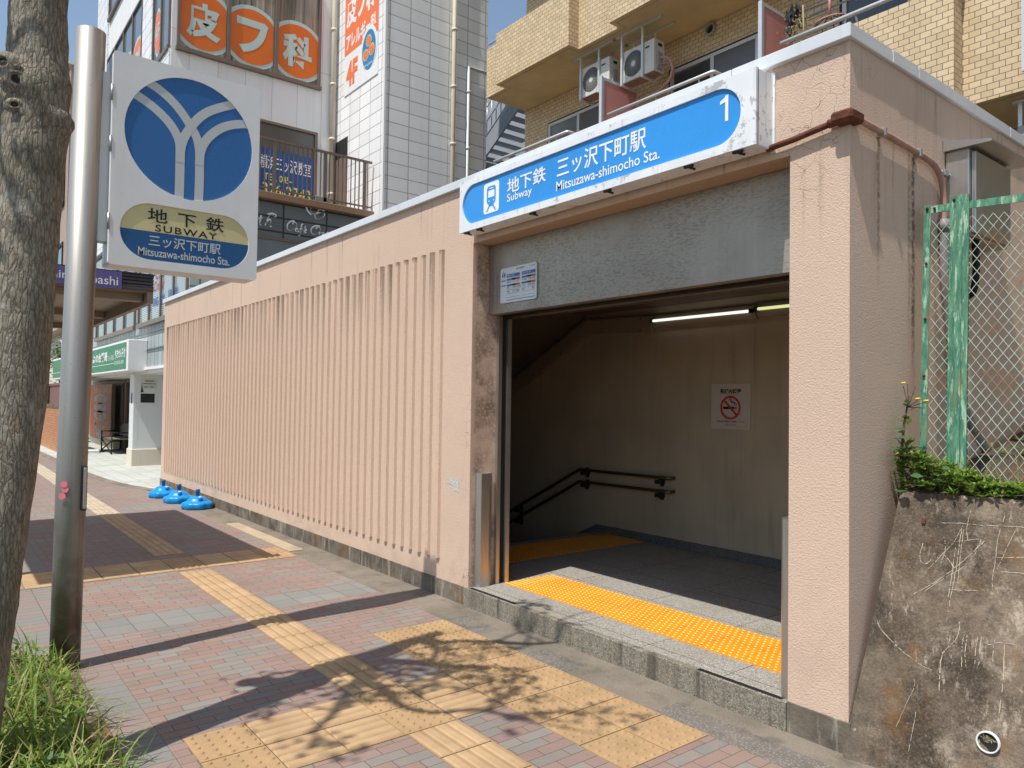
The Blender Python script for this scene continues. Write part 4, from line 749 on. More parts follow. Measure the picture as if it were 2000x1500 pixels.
m = MB().mat('soil'); VV = []; N1, N2 = 40, 26
for j in range(N2+1):
    for i in range(N1+1):
        a = .06+5.9*(i/N1)**1.5; v = j/N2; base = RF.p(a, HR, -.012)+Vector((0, .12, .02)); p = base+Vector((0, v*3.2, -.06+v*.62+.03*noise.noise(Vector((a*4, v*9, 3)))))
        p.x = max(p.x, -1.768); VV.append(p)
m.smooth = True; m.add(VV, [[j*(N1+1)+i, j*(N1+1)+i+1, (j+1)*(N1+1)+i+1, (j+1)*(N1+1)+i] for j in range(N2) for i in range(N1)]); m.build('soil_ground', kind='structure')
# chain-link fence leaning back on the wall top
FB = Vector((-1.694, 4.02, 1.33)); FU = Vector((0, .11, 1)).normalized(); FL = (dR*.98+Vector((0, .03, 0))).normalized(); FF = Fr(FB, FL, FU-FL*FU.dot(FL)); FH = 1.40
t = thing('chain_link_fence', 'peeling green chain link fence on top of the retaining wall', 'fence', FB)
def fbar(mb, u0, u1, v0, v1, w0, w1): mb.hexa([FF.p(u0, v0, w0), FF.p(u1, v0, w0), FF.p(u1, v0, w1), FF.p(u0, v0, w1)], [FF.p(u0, v1, w0), FF.p(u1, v1, w0), FF.p(u1, v1, w1), FF.p(u0, v1, w1)])
m = MB().mat('green'); fbar(m, 0, .032, -.2, FH, 0, .006); fbar(m, 0, .005, -.2, FH, -.03, 0); m.build('end_post', t)
m = MB().mat('green'); fbar(m, .122, .208, -.25, FH+.03, .006, .011); fbar(m, .122, .127, -.25, FH+.03, -.035, .006); fbar(m, .203, .208, -.25, FH+.03, -.035, .006); fbar(m, .15, .18, -.25, FH+.03, .0115, .02); m.build('post', t)
m = MB().mat('green'); fbar(m, .2, 4, FH-.045, FH-.005, -.004, .002); fbar(m, .034, .121, FH-.045, FH-.005, -.004, .002); m.build('top_rail', t)
m = MB().mat('green'); fbar(m, .21, 4, -.09, -.055, -.004, .002); m.build('bottom_rail', t)
m = MB().mat('wire'); ux, vy = .046, .066     # half diamond
def wirept(i, j): return FF.p(.036+i*ux, -.07+j*vy, -.008+(.003 if (i+j) % 2 else -.003))
NU, NV = 60, 21
for s0 in range(-NV, NU):
    P = [wirept(s0+k, k) for k in range(NV+1) if 0 <= s0+k <= NU]
    if len(P) > 1: m.tube(P, .0019, 4, False)
    P = [wirept(s0+NV-k, k) for k in range(NV+1) if 0 <= s0+NV-k <= NU]
    if len(P) > 1: m.tube(P, .0019, 4, False)
m.build('wire_mesh', t)
m = MB().mat('rust')
for u, v in ((.016, FH-.02), (.016, FH-.32), (.016, FH-.62), (.016, FH-.92), (.14, FH+.01), (.165, FH-.45), (.165, FH-.95), (.05, FH-.025), (.5, FH-.025), (1.0, FH-.025)): c = FF.p(u, v, .006); MB().mat('rust').tube([c, c+FF.n*.012], .007, 7).build('bolt', t)
# weeds along the wall top
rnd = random.Random(21); g = MB()
def rosette(mb, p, n, L, wd, up=.7):
    for k in range(n):
        yaw = rnd.uniform(0, 6.3); d = Vector((math.cos(yaw), math.sin(yaw), rnd.uniform(.1, up))).normalized(); leafquad(mb, p, d, Vector((0, 0, 1)), L*rnd.uniform(.6, 1.2), wd*rnd.uniform(.7, 1.3))
for k in range(900):
    a = .07+1.6*rnd.random()**1.5; off = rnd.random()
    hmax = max(.06, .24-.22*min(1, a/.55))
    p = RF.p(a, HR, -.02)+Vector((0, -.02+.2*off, 0)); hh = hmax*rnd.random()**.8
    p += Vector((rnd.gauss(0, .012), -.03*rnd.random()*(hh < .05), hh)); g.mat('leaf' if rnd.random() < .75 else 'grass')
    rosette(g, p, 8, rnd.uniform(.028, .05), rnd.uniform(.005, .008), .9)
for k in range(60):
    a = .09+.5*rnd.random(); p = RF.p(a, HR, -.02)+Vector((0, .05+.15*rnd.random(), .02)); g.mat('grass'); blade(g, p, rnd.uniform(.1, .22), .002, rnd.uniform(0, 6.3), rnd.uniform(.3, 1.4))
for k in range(60):
    p = Vector((rnd.uniform(-1.75, -1.0), rnd.uniform(4.9, 6.3), 0)); p.z = 1.20+(p.y-4.05)*.2; g.mat('leaf'); rosette(g, p, 6, .05, .008, .9)
o = g.build('wall_top_weeds'); o['label'] = 'low green weeds along the top of the retaining wall'; o['category'] = 'weeds'; o['kind'] = 'stuff'
def broadleaf(mb, p, d, R):
    s_ = d.cross(Vector((0, 0, 1))).normalized(); u_ = d.cross(s_)*-1; n = 11; vs = [p]
    for k in range(n+1):
        th = -2.4+4.8*k/n; r = R*(.85+.15*math.cos(th*5))*(1 if abs(th) < 2 else .8); vs.append(p+d*(R*.55+r*math.cos(th)*.75)+s_*r*math.sin(th)*.75+Vector((0, 0, -.12*R+.02*math.cos(th*5)*R)))
    mb.add(vs, [[0, k, k+1] for k in range(1, n+1)])
t = thing('mallow_plant', 'dark broad leaved plant hanging over the corner of the retaining wall', 'plant', RF.p(.1, HR)); m = MB().mat('leafdark')
base = RF.p(.12, HR, -.02)+Vector((0, .06, .02))
for dx, dy, dz, R in ((-.05, -.06, .3, .036), (-.03, -.08, .26, .034), (-.06, -.05, .34, .03), (-.02, -.09, .2, .04), (.14, -.09, .1, .036), (.0, -.09, .16, .04), (-.06, -.07, .2, .04), (.09, -.07, .15, .036), (.04, -.09, .08, .04), (-.06, -.06, .12, .045), (-.03, -.07, .05, .04), (.0, -.1, -.01, .042), (-.05, -.05, .0, .04), (-.04, -.03, .18, .035), (.03, -.04, .1, .03), (-.07, -.02, .24, .03), (-.06, -.03, .28, .026), (.08, -.05, .08, .03), (.02, -.02, .2, .03), (.12, -.06, .06, .032), (.05, -.08, .03, .036), (-.02, -.05, .1, .038), (.16, -.05, .12, .028)):
    p = base+Vector((dx, dy, dz)); p.x = max(p.x, -1.74); broadleaf(m, p, Vector((rnd.uniform(-.3, .8), -1, rnd.uniform(-.5, .3))).normalized(), R)
m.build('leaves', t); m = MB().mat('stem')
for dx, dz in ((-.05, .1), (-.04, .24), (.05, .05)): m.tube([base, base+Vector((dx*.6, -.03, dz*.6)), base+Vector((dx, -.04, dz))], .003, 5)
m.build('stems', t)
t = thing('sow_thistle', 'tall sow thistle with yellow flowers growing beside the green fence', 'plant', (-1.72, 3.9, 1.23)); b0 = Vector((-1.715, 3.88, 1.22)); top = Vector((-1.70, 3.92, 1.70))
m = MB().mat('stem'); m.tube([b0, b0+Vector((-.006, .0, .18)), b0+Vector((.004, .01, .34)), top], [.009, .008, .006, .004], 7)
for d in ((.03, 0, .05), (.05, -.02, -.02), (.075, .0, -.06), (.0, -.02, .06), (-.02, -.02, .05), (.09, -.02, -.03)): m.tube([b0.lerp(top, .88), top+Vector(d)], .002, 5)
m.build('stalk', t)
for d in ((-.02, -.02, .06), (.05, -.02, -.02), (.09, -.02, -.03)):
    m = MB().mat('yellow')
    for k in range(22): yaw = k*.39; leafquad(m, top+Vector(d), Vector((math.cos(yaw), math.sin(yaw)-.5, .45)).normalized(), Vector((0, 0, 1)), .02, .0045)
    m.build('flower', t)
m = MB().mat('leafdark')
for k in range(30):
    z = rnd.uniform(.15, 1.0); p = b0.lerp(top, z); d = Vector((rnd.uniform(-1, 1), rnd.uniform(-1, .1), rnd.uniform(-.2, .5))).normalized(); broadleaf(m, p+d*.01, d, .034-.012*z)
m.build('leaves', t)
m = MB().mat('leaf')
for k in range(14): p = b0.lerp(top, rnd.uniform(.0, .75)); d = Vector((rnd.uniform(-1, 1), rnd.uniform(-1, .2), rnd.uniform(-.1, .6))).normalized(); leafquad(m, p, d, Vector((0, 0, 1)), .08, .016)
m.build('young_leaves', t)
# ------------------------------------------------------------------ parasol bases
def make_base():
    t = thing('parasol_base', '', 'parasol base', (0, 0, 0), 'blue parasol bases against the ribbed wall')
    md = lambda th, z: 1-.07*math.cos(4*th)**2*(1 if z < .1 else .3)-(.035*(abs(math.sin(2*th)) < .22) if z < .08 else 0)
    m = MB().mat('umb'); m.lathe((0, 0, 0), [(.212, .0), (.228, .02), (.228, .075), (.215, .092), (.165, .108), (.15, .115), (.135, .14), (.10, .168), (.055, .183), (.03, .185)], 48, md); m.build('body', t)
    m = MB().mat('umbdark'); m.lathe((0, 0, 0), [(.026, .18), (.024, .225), (.033, .23), (.034, .275), (.03, .283)], 18); m.build('neck', t)
    m = MB().mat('umb'); m.lathe((.11, -.03, 0), [(.036, .12), (.032, .17), (.03, .172)], 14); f = m.build('filler', t); m = MB().mat('wtext'); m.lathe((.11, -.03, 0), [(.022, .172), (.02, .182), (.01, .184)], 12); m.build('cap', f)
    m = MB().mat('black')
    for a in (math.pi*.25+math.pi, -math.pi*.25): m.lathe((.216*math.cos(a), .216*math.sin(a), 0), [(.03, .0), (.026, .02), (.012, .034)], 10)
    return t
def copy_tree(o, parent=None):
    c = o.copy(); COL.objects.link(c)
    if parent: c.parent = parent
    for ch in list(o.children): copy_tree(ch, c)
    return c
pb = make_base()
for i, (x, y, a, lab) in enumerate(((-11.58, 3.20, .3, 'blue plastic parasol base closest to the subway doorway'), (-12.42, 3.15, .1, 'blue plastic parasol base between the other two'), (-13.2, 3.1, .5, 'blue plastic parasol base at the far end by the pale forecourt'))):
    o = pb if i == 0 else copy_tree(pb); o.location = (x, y, .002); o.rotation_euler.z = a; o['label'] = lab
# ------------------------------------------------------------------ bus shelter
t = thing('bus_shelter', 'brown bus shelter roof with a purple name board on its end', 'bus shelter', (-9.3, .6, 0))
m = MB().mat('shelterwood'); m.box(-11.38, -7.36, -.42, 1.6, 2.6, 2.66); m.box(-11.38, -7.36, 1.55, 1.6, 2.5, 2.6); m.box(-11.38, -7.36, -.42, -.37, 2.5, 2.6); m.box(-7.62, -7.5, -.36, 1.54, 2.53, 2.6); m.box(-9.5, -9.38, -.36, 1.54, 2.53, 2.6); m.box(-11.3, -11.18, -.36, 1.54, 2.53, 2.6); m.hexa([(-11.38, .9, 2.56), (-7.63, .9, 2.56), (-7.63, 1.0, 2.56), (-11.38, 1.0, 2.56)], [(-11.38, .9, 2.6), (-7.63, .9, 2.6), (-7.63, 1.0, 2.6), (-11.38, 1.0, 2.6)]); m.build('roof', t)
m = MB().mat('fascia'); m.box(-7.46, -7.37, -.42, 1.6, 2.665, 2.76)
for k in range(5): m.box(-7.372, -7.35, -.42, 1.6, 2.608+.031*k, 2.626+.031*k)
m.box(-7.46, -7.345, -.43, 1.61, 2.757, 2.768); m.build('fascia', t)
m = MB().mat('purple'); m.box(-7.35, -7.342, -.2, 1.335, 2.604, 2.757); nb = m.build('name_board', t)
m = MB().mat('wtext'); fr = FX(-7.341); text(m, fr, 'Shin', .75, .915, 2.652, 2.722, .001, .004); m.build('lettering', nb); m = MB().mat('wtext'); text(m, fr, 'abashi', 1.045, 1.305, 2.634, 2.71, .001, .004); m.build('lettering', nb)
m = MB().mat('shelterwood')
for x in (-8.0, -10.7): MB().mat('shelterwood').tube([(x, -.25, 0), (x, -.25, 2.6)], .05, 10).build('post', t)
# ------------------------------------------------------------------ white clinic building
def window(par, fr, u0, u1, v0, v1, gl, fm, nmul=0, d=.05, ft=.05, name='window', rows=()):
    m = MB().mat(fm)
    def bx(a, b, c, e, w0, w1): m.hexa([fr.p(a, c, w0), fr.p(b, c, w0), fr.p(b, e, w0), fr.p(a, e, w0)], [fr.p(a, c, w1), fr.p(b, c, w1), fr.p(b, e, w1), fr.p(a, e, w1)])
    bx(u0, u0+ft, v0, v1, .0, d); bx(u1-ft, u1, v0, v1, 0, d); bx(u0+ft, u1-ft, v1-ft, v1, 0, d-.002); bx(u0-.02, u1+.02, v0-.03, v0+ft, 0, d+.025)
    for k in range(nmul):
        c = u0+(u1-u0)*(k+1)/(nmul+1); bx(c-ft*.6, c+ft*.6, v0+ft, v1-ft, 0, d-.004)
    for v in rows: bx(u0+ft, u1-ft, v-ft*.4, v+ft*.4, 0, d-.008)
    f = m.build(name, par); p = MB().mat(gl); p.quad(fr.p(u0+ft, v0+ft, .008), fr.p(u1-ft, v0+ft, .008), fr.p(u1-ft, v1-ft, .008), fr.p(u0+ft, v1-ft, .008)); p.build('pane', f); return f
b = thing('clinic_building', 'white clinic building with a dark tiled cafe floor and orange window circles', 'building', (-20, 8, 0))
BY, BX, UX, TY, TX = 3.9, -14.95, -16.9, 7.7, -14.4
m = MB().mat('ptile'); m.box(-31, BX-.6, BY, BY+.4, 2.28, 5.7); m.box(BX-.6, BX-.001, BY, BY+.4, 2.28, 5.7); m.mat('slate'); m.box(BX-.4, BX, BY+.4, TY, 2.28, 5.72); m.mat('white'); m.box(-31, BX, BY+.01, 10.4, 2.2, 2.279); m.box(-31.02, BX+.02, BY-.06, BY, 2.27, 2.33); m.build('lower_wall', b)
m = MB().mat('slate')
for z in (2.62, 3.0, 3.15): pass
for z in (2.72, 3.10): m.box(-31, -14.96, BY-.018, BY, z, z+.03)
m.build('tile_ledge', b)
m = MB().mat('alc'); m.box(-26, UX, BY, 10.4, 5.85, 16); m.build('upper_wall', b)
m = MB().mat('siding'); m.box(-26.05, UX-.02, BY-.04, BY, 5.86, 9.15)
for a, c in ((-26.05, -24.3), (-19.6, -18.6)): m.box(a, c, BY-.04, BY, 9.15, 16)
m.build('front_siding', b)
m = MB().mat('siding'); m.box(UX-.5, TX, TY, 10.47, 0, 18); m.build('stair_tower', b)
m = MB().mat('white'); m.box(TX-.06, TX+.015, TY-.02, TY+.03, 5.8, 18); m.build('corner_trim', b)
m = MB().mat('brownedge'); m.box(-16.9, BX+.16, BY+.02, TY+.02, 5.72, 5.86, .01); m.build('balcony_slab', b)
t = MB().mat('brownframe'); bx = BX+.1
t.box(bx-.025, bx+.025, BY+.1, TY-.05, 6.93, 6.975); t.box(bx-.015, bx+.015, BY+.1, TY-.05, 5.93, 5.96)
for i in range(36): y = BY+.15+i*.1; t.box(bx-.009, bx+.009, y-.009, y+.009, 5.86, 6.93)
for y in (BY+.12, 5.45, 6.55, 7.48): t.box(bx-.02, bx+.02, y-.035, y+.035, 5.86, 6.93)
t.build('balcony_railing', b)
fB = FX(UX); fY = FY(BY-.0)
w4 = window(b, fB, 4.0, 7.26, 9.17, 11.6, 'curtain', 'brownframe', 2, .07, .055)
m = MB().mat('mint'); m2 = MB().mat('orange'); m3 = MB().mat('mint')
def ell(uc, vc, r, a, c): return [(min(max(u, a), c), v) for u, v in circ(uc, vc, r, 48)]
for uc, ch, a, c in ((4.55, '皮', 4.06, 5.03), (5.62, 'フ', 5.11, 6.1), (6.69, '科', 6.18, 7.2)):
    shape(m, fB, [ell(uc, 9.93, .72, a, c)], 0, .014); shape(m2, fB, [ell(uc, 9.93, .63, a, c)], 0, .018)
    text(m3, fB, ch, uc-.36, uc+.36, 9.53, 10.33, .022, .045)
m.build('circle_border', w4); m2.build('circle', w4); m3.build('circle_lettering', w4)
w3 = window(b, fB, 4.2, 7.22, 6.0, 8.09, 'glass_grey', 'brownframe', 1, .06, .06)
m = MB().mat('bluesheet'); m.quad(fB.p(4.26, 6.08, .014), fB.p(5.66, 6.08, .014), fB.p(5.66, 7.42, .014), fB.p(4.26, 7.42, .014)); m.quad(fB.p(5.78, 6.08, .014), fB.p(7.15, 6.08, .014), fB.p(7.15, 7.45, .014), fB.p(5.78, 7.45, .014)); m.build('blue_film', w3)
m = MB().mat('wtext'); text(m, fB, '横浜三ッ沢教室', 5.86, 7.08, 6.98, 7.3, .02, .006); m.build('white_lettering', w3); m = MB().mat('ytext'); text(m, fB, 'TEL. 045-', 5.95, 6.62, 6.72, 6.88, .02, .008); text(m, fB, '326-2743', 5.92, 7.08, 6.38, 6.66, .02, .01); m.build('yellow_lettering', w3)
m = MB().mat('tube1'); m.box(-16.885, -16.88, 5.85, 6.2, 7.97, 7.985); 
fw_ = FY(BY)
wA = window(b, fw_, -24.85, -19.62, 3.3, 5.1, 'glass_sky', 'brownframe', 3, .05, .07); wB = window(b, fw_, -19.25, -15.05, 3.3, 5.1, 'blind', 'brownframe', 3, .05, .07)
m = MB().mat('ytext'); text(m, fw_, 'そろばん', -24.6, -23.7, 3.75, 4.0, .02, .01); m.build('window_lettering', wA)
m = MB().mat('bluetext'); text(m, fw_, 'TEL', -18.5, -18.05, 3.62, 3.82, .02, .02); m.build('phone_lettering', wB); m = MB().mat('bluetext'); text(m, fw_, '045-350', -17.9, -16.85, 3.66, 3.86, .02, .02); m.build('phone_lettering', wB); m = MB().mat('bluetext'); text(m, fw_, '8070', -16.55, -15.8, 3.7, 3.9, .02, .02); m.build('phone_lettering', wB); m = MB().mat('redtext'); text(m, fw_, 'Café', -17.7, -16.9, 4.25, 4.48, .02, .005, .3); text(m, fw_, 'Crème', -17.85, -16.95, 4.0, 4.22, .02, .005, .3); m.build('red_lettering', wB)
wc = window(b, FX(BX), 5.0, 7.2, 3.2, 4.98, 'glass_sky', 'brownframe', 0, .04, .06)
w5 = window(b, fw_, -24.2, -19.65, 9.17, 11.5, 'glass_sky', 'brownframe', 3, .05, .06); w6 = window(b, fw_, -18.5, -16.96, 9.17, 11.5, 'glass_sky', 'brownframe', 1, .05, .06); window(b, fw_, -24.2, -19.65, 12.65, 14.8, 'glass_sky', 'brownframe', 3, .05, .06)
m = MB().mat('mint'); m2 = MB().mat('oranged'); m3 = MB().mat('mint')
for uc, ch, a, c in ((-21.3, 'フ', -21.8, -20.82), (-20.2, '科', -20.7, -19.72), (-22.4, '皮', -22.95, -21.98)):
    shape(m, fw_, [ell(uc, 9.93, .72, a, c)], 0, .012); shape(m2, fw_, [ell(uc, 9.93, .63, a, c)], 0, .016); text(m3, fw_, ch, uc-.36, uc+.36, 9.53, 10.33, .02, .045)
shape(m, fw_, [circ(-18.1, 9.95, .55, 40, .3)], 0, .012); shape(m2, fw_, [circ(-18.1, 9.95, .48, 40, .25)], 0, .016); text(m3, fw_, '4F', -18.3, -17.9, 9.75, 10.15, .02, .02)
m.build('circle_border', w5); m2.build('circle', w5); m3.build('circle_lettering', w5)
m = MB().mat('dark'); m.box(UX+.02, -16.2, TY-.006, TY, 5.87, 7.95); m.mat('brownframe'); m.box(UX+.03, -16.22, TY-.02, TY-.007, 5.9, 7.5); m.build('door', b)
def bn(x0, x1, z0, z1): pass
t = thing('clinic_banner', 'orange and white clinic banner high on the white stair tower', 'banner', (-15.5, TY, 10)); ft = FY(TY-.02)
m = MB().mat('wtext'); m.box(-16.42, -14.72, TY-.02, TY-.002, 8.95, 11.75); m.build('sheet', t)
m = MB().mat('oranged'); rect(m, ft, -16.42, -14.72, 9.92, 11.75, .002); m.build('orange_field', t)
m = MB().mat('wtext'); text(m, ft, '皮フ科', -16.35, -14.8, 10.55, 11.25, .004, .05); text(m, ft, 'アレルギー科', -16.33, -14.83, 10.02, 10.42, .004, .04); shape(m, ft, [circ(-15.15, 9.7, .5, 40, .4)], 0, .006); m.build('white_lettering', t)
m = MB().mat('oranged'); text(m, ft, '4F', -16.3, -15.72, 9.12, 9.72, .006, .04); m.build('floor_lettering', t)
m = MB().mat('logoblue'); shape(m, ft, [circ(-15.15, 9.65, .45, 40, .33)], 0, .009); lg = m.build('logo', t)
m = MB().mat('petal'); m2 = MB().mat('oranged')
def flower(ma, mbb, fr, u, v, r, w): shape(ma, fr, [[(u+r*(1 if k % 2 else .8)*math.cos(k*math.pi/12), v+r*(1 if k % 2 else .8)*math.sin(k*math.pi/12)) for k in range(24)]], 0, w); shape(mbb, fr, [circ(u, v, r*.7, 20)], 0, w+.003)
for u, v in ((-15.15, 9.85), (-15.29, 9.56), (-15.0, 9.6)): flower(m, m2, ft, u, v, .15, .012)
m.build('petals', lg); m2.build('flower_centres', lg)
m = MB().mat('wtext'); text(m, ft, 'MITSUZAWA', -15.35, -14.95, 9.28, 9.33, .012, .01); m.build('logo_lettering', lg)
def pipe(name, label, pts, r, mt, grp=None):
    p = MB().mat(mt); p.tube(pts, r, 10); zmin, zmax = min(q[2] for q in pts), max(q[2] for q in pts); z = zmin+.8
    while z < zmax: p.tube([(pts[0][0], pts[0][1], z-.03), (pts[0][0], pts[0][1], z+.03)], r*1.25, 10); z += 1.35
    return tag(p.build(name), label, 'downpipe')
pipe('downpipe', 'cream downpipe in the white corner beside the clinic banner', [(UX+.08, TY-.12, 5.86), (UX+.08, TY-.12, 16)], .06, 'downpipe')
pipe('downpipe', 'cream downpipe on the grey shaded wall of the stair tower', [(TX+.08, 9.45, .1), (TX+.08, 9.45, 18)], .055, 'downpipe')
pipe('vent_pipe', 'thin white pipe bending toward the yellow brick apartment', [(TX+.07, 9.88, .1), (TX+.07, 9.88, 9.6), (TX+.07, 10.4, 9.6)], .04, 'pvc')
t = thing('cafe_lettering', 'white cafe lettering and swirl emblem on dark tiles', 'sign', (BX, 6, 5.3)); fc = FX(BX+.03)
def script(name, strokes, wd):
    m = MB().mat('wtext')
    for L in strokes: ribbon(m, fc, catmull([(a, b, 0) for a, b in L], 7), wd, 0, lambda f: .55+.45*math.sin(f*6.3+.6))
    m.build(name, t)
script('first_word', [[(5.221, 5.385), (5.203, 5.257), (5.194, 5.182), (5.226, 5.187)], [(5.171, 5.304), (5.254, 5.338)], [(5.357, 5.429), (5.452, 5.456), (5.527, 5.437), (5.507, 5.391), (5.431, 5.431), (5.359, 5.345), (5.31, 5.19)], [(5.319, 5.234), (5.381, 5.317), (5.423, 5.314), (5.414, 5.239), (5.405, 5.184), (5.447, 5.191)]], .036)
script('second_word', [[(5.933, 5.366), (5.91, 5.373), (5.866, 5.37), (5.812, 5.335), (5.77, 5.264), (5.782, 5.191), (5.838, 5.163), (5.903, 5.199), (5.968, 5.264), (5.971, 5.329), (5.911, 5.351), (5.879, 5.303)], [(6.002, 5.226), (5.969, 5.227), (5.948, 5.185), (5.977, 5.163), (6.014, 5.217), (6.008, 5.168), (6.037, 5.173)], [(6.112, 5.352), (6.079, 5.314), (6.07, 5.226), (6.061, 5.116), (6.033, 5.077), (6.028, 5.1)], [(6.036, 5.225), (6.109, 5.249)], [(6.133, 5.196), (6.182, 5.232), (6.163, 5.258), (6.126, 5.217), (6.138, 5.162), (6.188, 5.183)], [(6.147, 5.277), (6.18, 5.319)]], .034)
script('third_word', [[(6.488, 5.358), (6.442, 5.361), (6.362, 5.342), (6.299, 5.279), (6.296, 5.206), (6.343, 5.163), (6.423, 5.189), (6.491, 5.248), (6.501, 5.311), (6.431, 5.331), (6.397, 5.288)], [(6.475, 5.241), (6.485, 5.17), (6.498, 5.216), (6.537, 5.233)], [(6.538, 5.189), (6.585, 5.207), (6.568, 5.233), (6.531, 5.199), (6.546, 5.15), (6.593, 5.166)], [(6.63, 5.17), (6.66, 5.25), (6.69, 5.23), (6.69, 5.17), (6.73, 5.25), (6.76, 5.17)], [(6.79, 5.2), (6.83, 5.22), (6.82, 5.25), (6.78, 5.2), (6.83, 5.16)]], .034)
script('swirl', [[(6.288, 5.566), (6.195, 5.659), (6.182, 5.755), (6.26, 5.813), (6.397, 5.827), (6.561, 5.767), (6.62, 5.733)], [(6.607, 5.775), (6.467, 5.795), (6.33, 5.76), (6.268, 5.672), (6.31, 5.603), (6.402, 5.596)], [(6.585, 5.705), (6.492, 5.729), (6.435, 5.679), (6.459, 5.628), (6.529, 5.64)], [(6.529, 5.64), (6.424, 5.633), (6.368, 5.569), (6.404, 5.509), (6.496, 5.524), (6.576, 5.593), (6.587, 5.65)]], .04)
m = MB().mat('greypipe'); m.box(BX, BX+.12, 6.33, 6.68, 5.87, 5.98, .01); tag(m.build('spotlight'), 'grey spotlight above the cafe swirl emblem', 'lamp')
m = MB().mat('greypipe'); m.tube(catmull([(BX+.02, 7.55, 5.5), (BX+.1, 7.45, 5.5), (BX+.1, 7.35, 5.5), (BX+.1, 7.3, 5.45)], 4), .05, 10); tag(m.build('vent_hood'), 'pale green vent pipe poking out beside the coping', 'vent')
# ground floor of the clinic
m = MB().mat('shopdark'); m.box(-31, -19.9, 4.85, 5.0, 0, 2.2); m.mat('creambld'); m.box(-23.9, -21.5, 4.84, 4.849, .3, 1.55); m.mat('brownframe')
for x in (-25.9, -25.3, -24.1, -21.3, -20.2): m.box(x-.07, x+.07, 4.78, 4.839, 0, 2.2)
m.box(-31, -19.9, 4.78, 4.839, 2.1, 2.2)
m.build('shop_front', b)
m = MB().mat('whitedoor'); m.box(-19.9, -19.45, 3.86, 3.965, .41, 2.2); m.box(-19.9, -19.452, 3.965, 6.1, .41, 2.2); m.build('end_wall', b)
m = MB().mat('creambld'); m.box(-19.95, -19.4, 3.83, 6.1, -.05, .41, .01); m.build('end_wall_base', b)
m = MB().mat('dark'); fe = FX(-19.447); rect(m, fe, 4.01, 4.32, 1.52, 1.74, .002); m.add([fe.p(4.01, 1.76, .002), fe.p(4.07, 1.77, .002), fe.p(4.03, 2.0, .002)], [[0, 1, 2]]); rect(m, FY(3.858), -19.72, -19.6, 1.5, 1.75, .002); tag(m.build('dark_sticker'), 'black peeling stickers on the white end wall of the shop', 'sticker')
m = MB().mat('mint'); rect(m, fe, 4.02, 4.37, 1.86, 2.08, .002); m.mat('redtext'); text(m, fe, 'sale 50%', 4.08, 4.3, 1.88, 1.93, .004, .02); rect(m, fe, 4.1, 4.3, 2.03, 2.06, .004); m.mat('ink'); rect(m, fe, 4.06, 4.34, 1.97, 1.985, .004); tag(m.build('poster'), 'small pale green poster at the top of the white end wall', 'poster')
t = thing('pharmacy_sign', 'long green pharmacy sign box over the shop front', 'sign', (-22, 3.6, 2.6)); m = MB().mat('white'); m.box(-31, -18.35, 3.5, 3.9, 2.24, 2.95, .01); m.build('box', t); fp = FY(3.498)
m = MB().mat('pharm'); rect(m, fp, -31, -18.52, 2.29, 2.9, .002); pn = m.build('panel', t); m = MB().mat('wtext'); text(m, fp, 'ふみよの台薬局', -23.7, -20.75, 2.54, 2.78, .005, .03); text(m, fp, '三ッ沢店', -20.6, -19.95, 2.54, 2.66, .005, .01); text(m, fp, '処方せん受付', -19.8, -18.6, 2.56, 2.78, .005, .03); text(m, fp, 'SOGO MEDICAL GROUP', -19.85, -18.75, 2.42, 2.5, .005, .005); rect(m, fp, -31, -19.9, 2.45, 2.462, .005); m.build('lettering', pn)
t = thing('clinic_sign_board', 'tall orange clinic sign board standing at the shop front', 'sign', (-28, 4.6, 0)); x0, x1, z0, z1 = -25.2, -23.0, .28, 2.0; YS = 4.0
x0, x1 = -29.9, -26.15; YS = 4.6; fs = FY(YS-.05); m = MB().mat('brownframe'); m.box(x0-.06, x1+.06, YS-.045, YS+.05, .24, 2.06); m.mat('creambld'); m.box(x0, x1+.3, YS-.02, YS+.2, -.05, .24); m.build('frame', t)
m = MB().mat('osign'); rect(m, fs, x0, x1, .28, 2.02, .002); pn = m.build('panel', t); m = MB().mat('nosm'); cx = (x0+x1)/2
text(m, fs, '三ッ沢', cx-1.3, cx+1.3, 1.78, 1.94, .004, .02)
for k, v in enumerate((1.58, 1.29, 1.02)): shape(m, fs, [circ(cx, v, .17, 32, 1.15)], 0, .004)
text(m, fs, 'クリニック', cx-1.3, cx+1.3, .76, .87, .004, .02); text(m, fs, '4', cx-.25, cx+.3, .6, .73, .004, .02); text(m, fs, 'F', cx+.5, cx+.9, .6, .69, .004, .02); ribbon(m, fs, [(cx-.75, .6), (cx-.75, .74)], .2, .004); m.add([fs.p(cx-1.05, .68, .004), fs.p(cx-.45, .68, .004), fs.p(cx-.75, .76, .004)], [[0, 1, 2]]); shape(m, fs, [circ(cx+.1, .43, .15, 32, .78)], 0, .004); m.build('lettering', pn)
m = MB().mat('osign')
for ch, v in (('皮', 1.58), ('フ', 1.29), ('科', 1.02)): text(m, fs, ch, cx-.75, cx+.75, v-.11, v+.11, .007, .02)
m.build('circled_lettering', pn); m = MB().mat('logoblue'); shape(m, fs, [circ(cx+.1, .43, .135, 32, .68)], 0, .007); lg = m.build('logo', pn)
m = MB().mat('petal'); m2 = MB().mat('oranged')
for u, v in ((cx+.1, .49), (cx-.2, .4), (cx+.4, .4)): shape(m, fs, [circ(u, v, .05, 16, .24)], 0, .01); shape(m, fs, [circ(u, v, .035, 16, .17)], 0, .011)
m.build
m.build('logo_petals', pn)
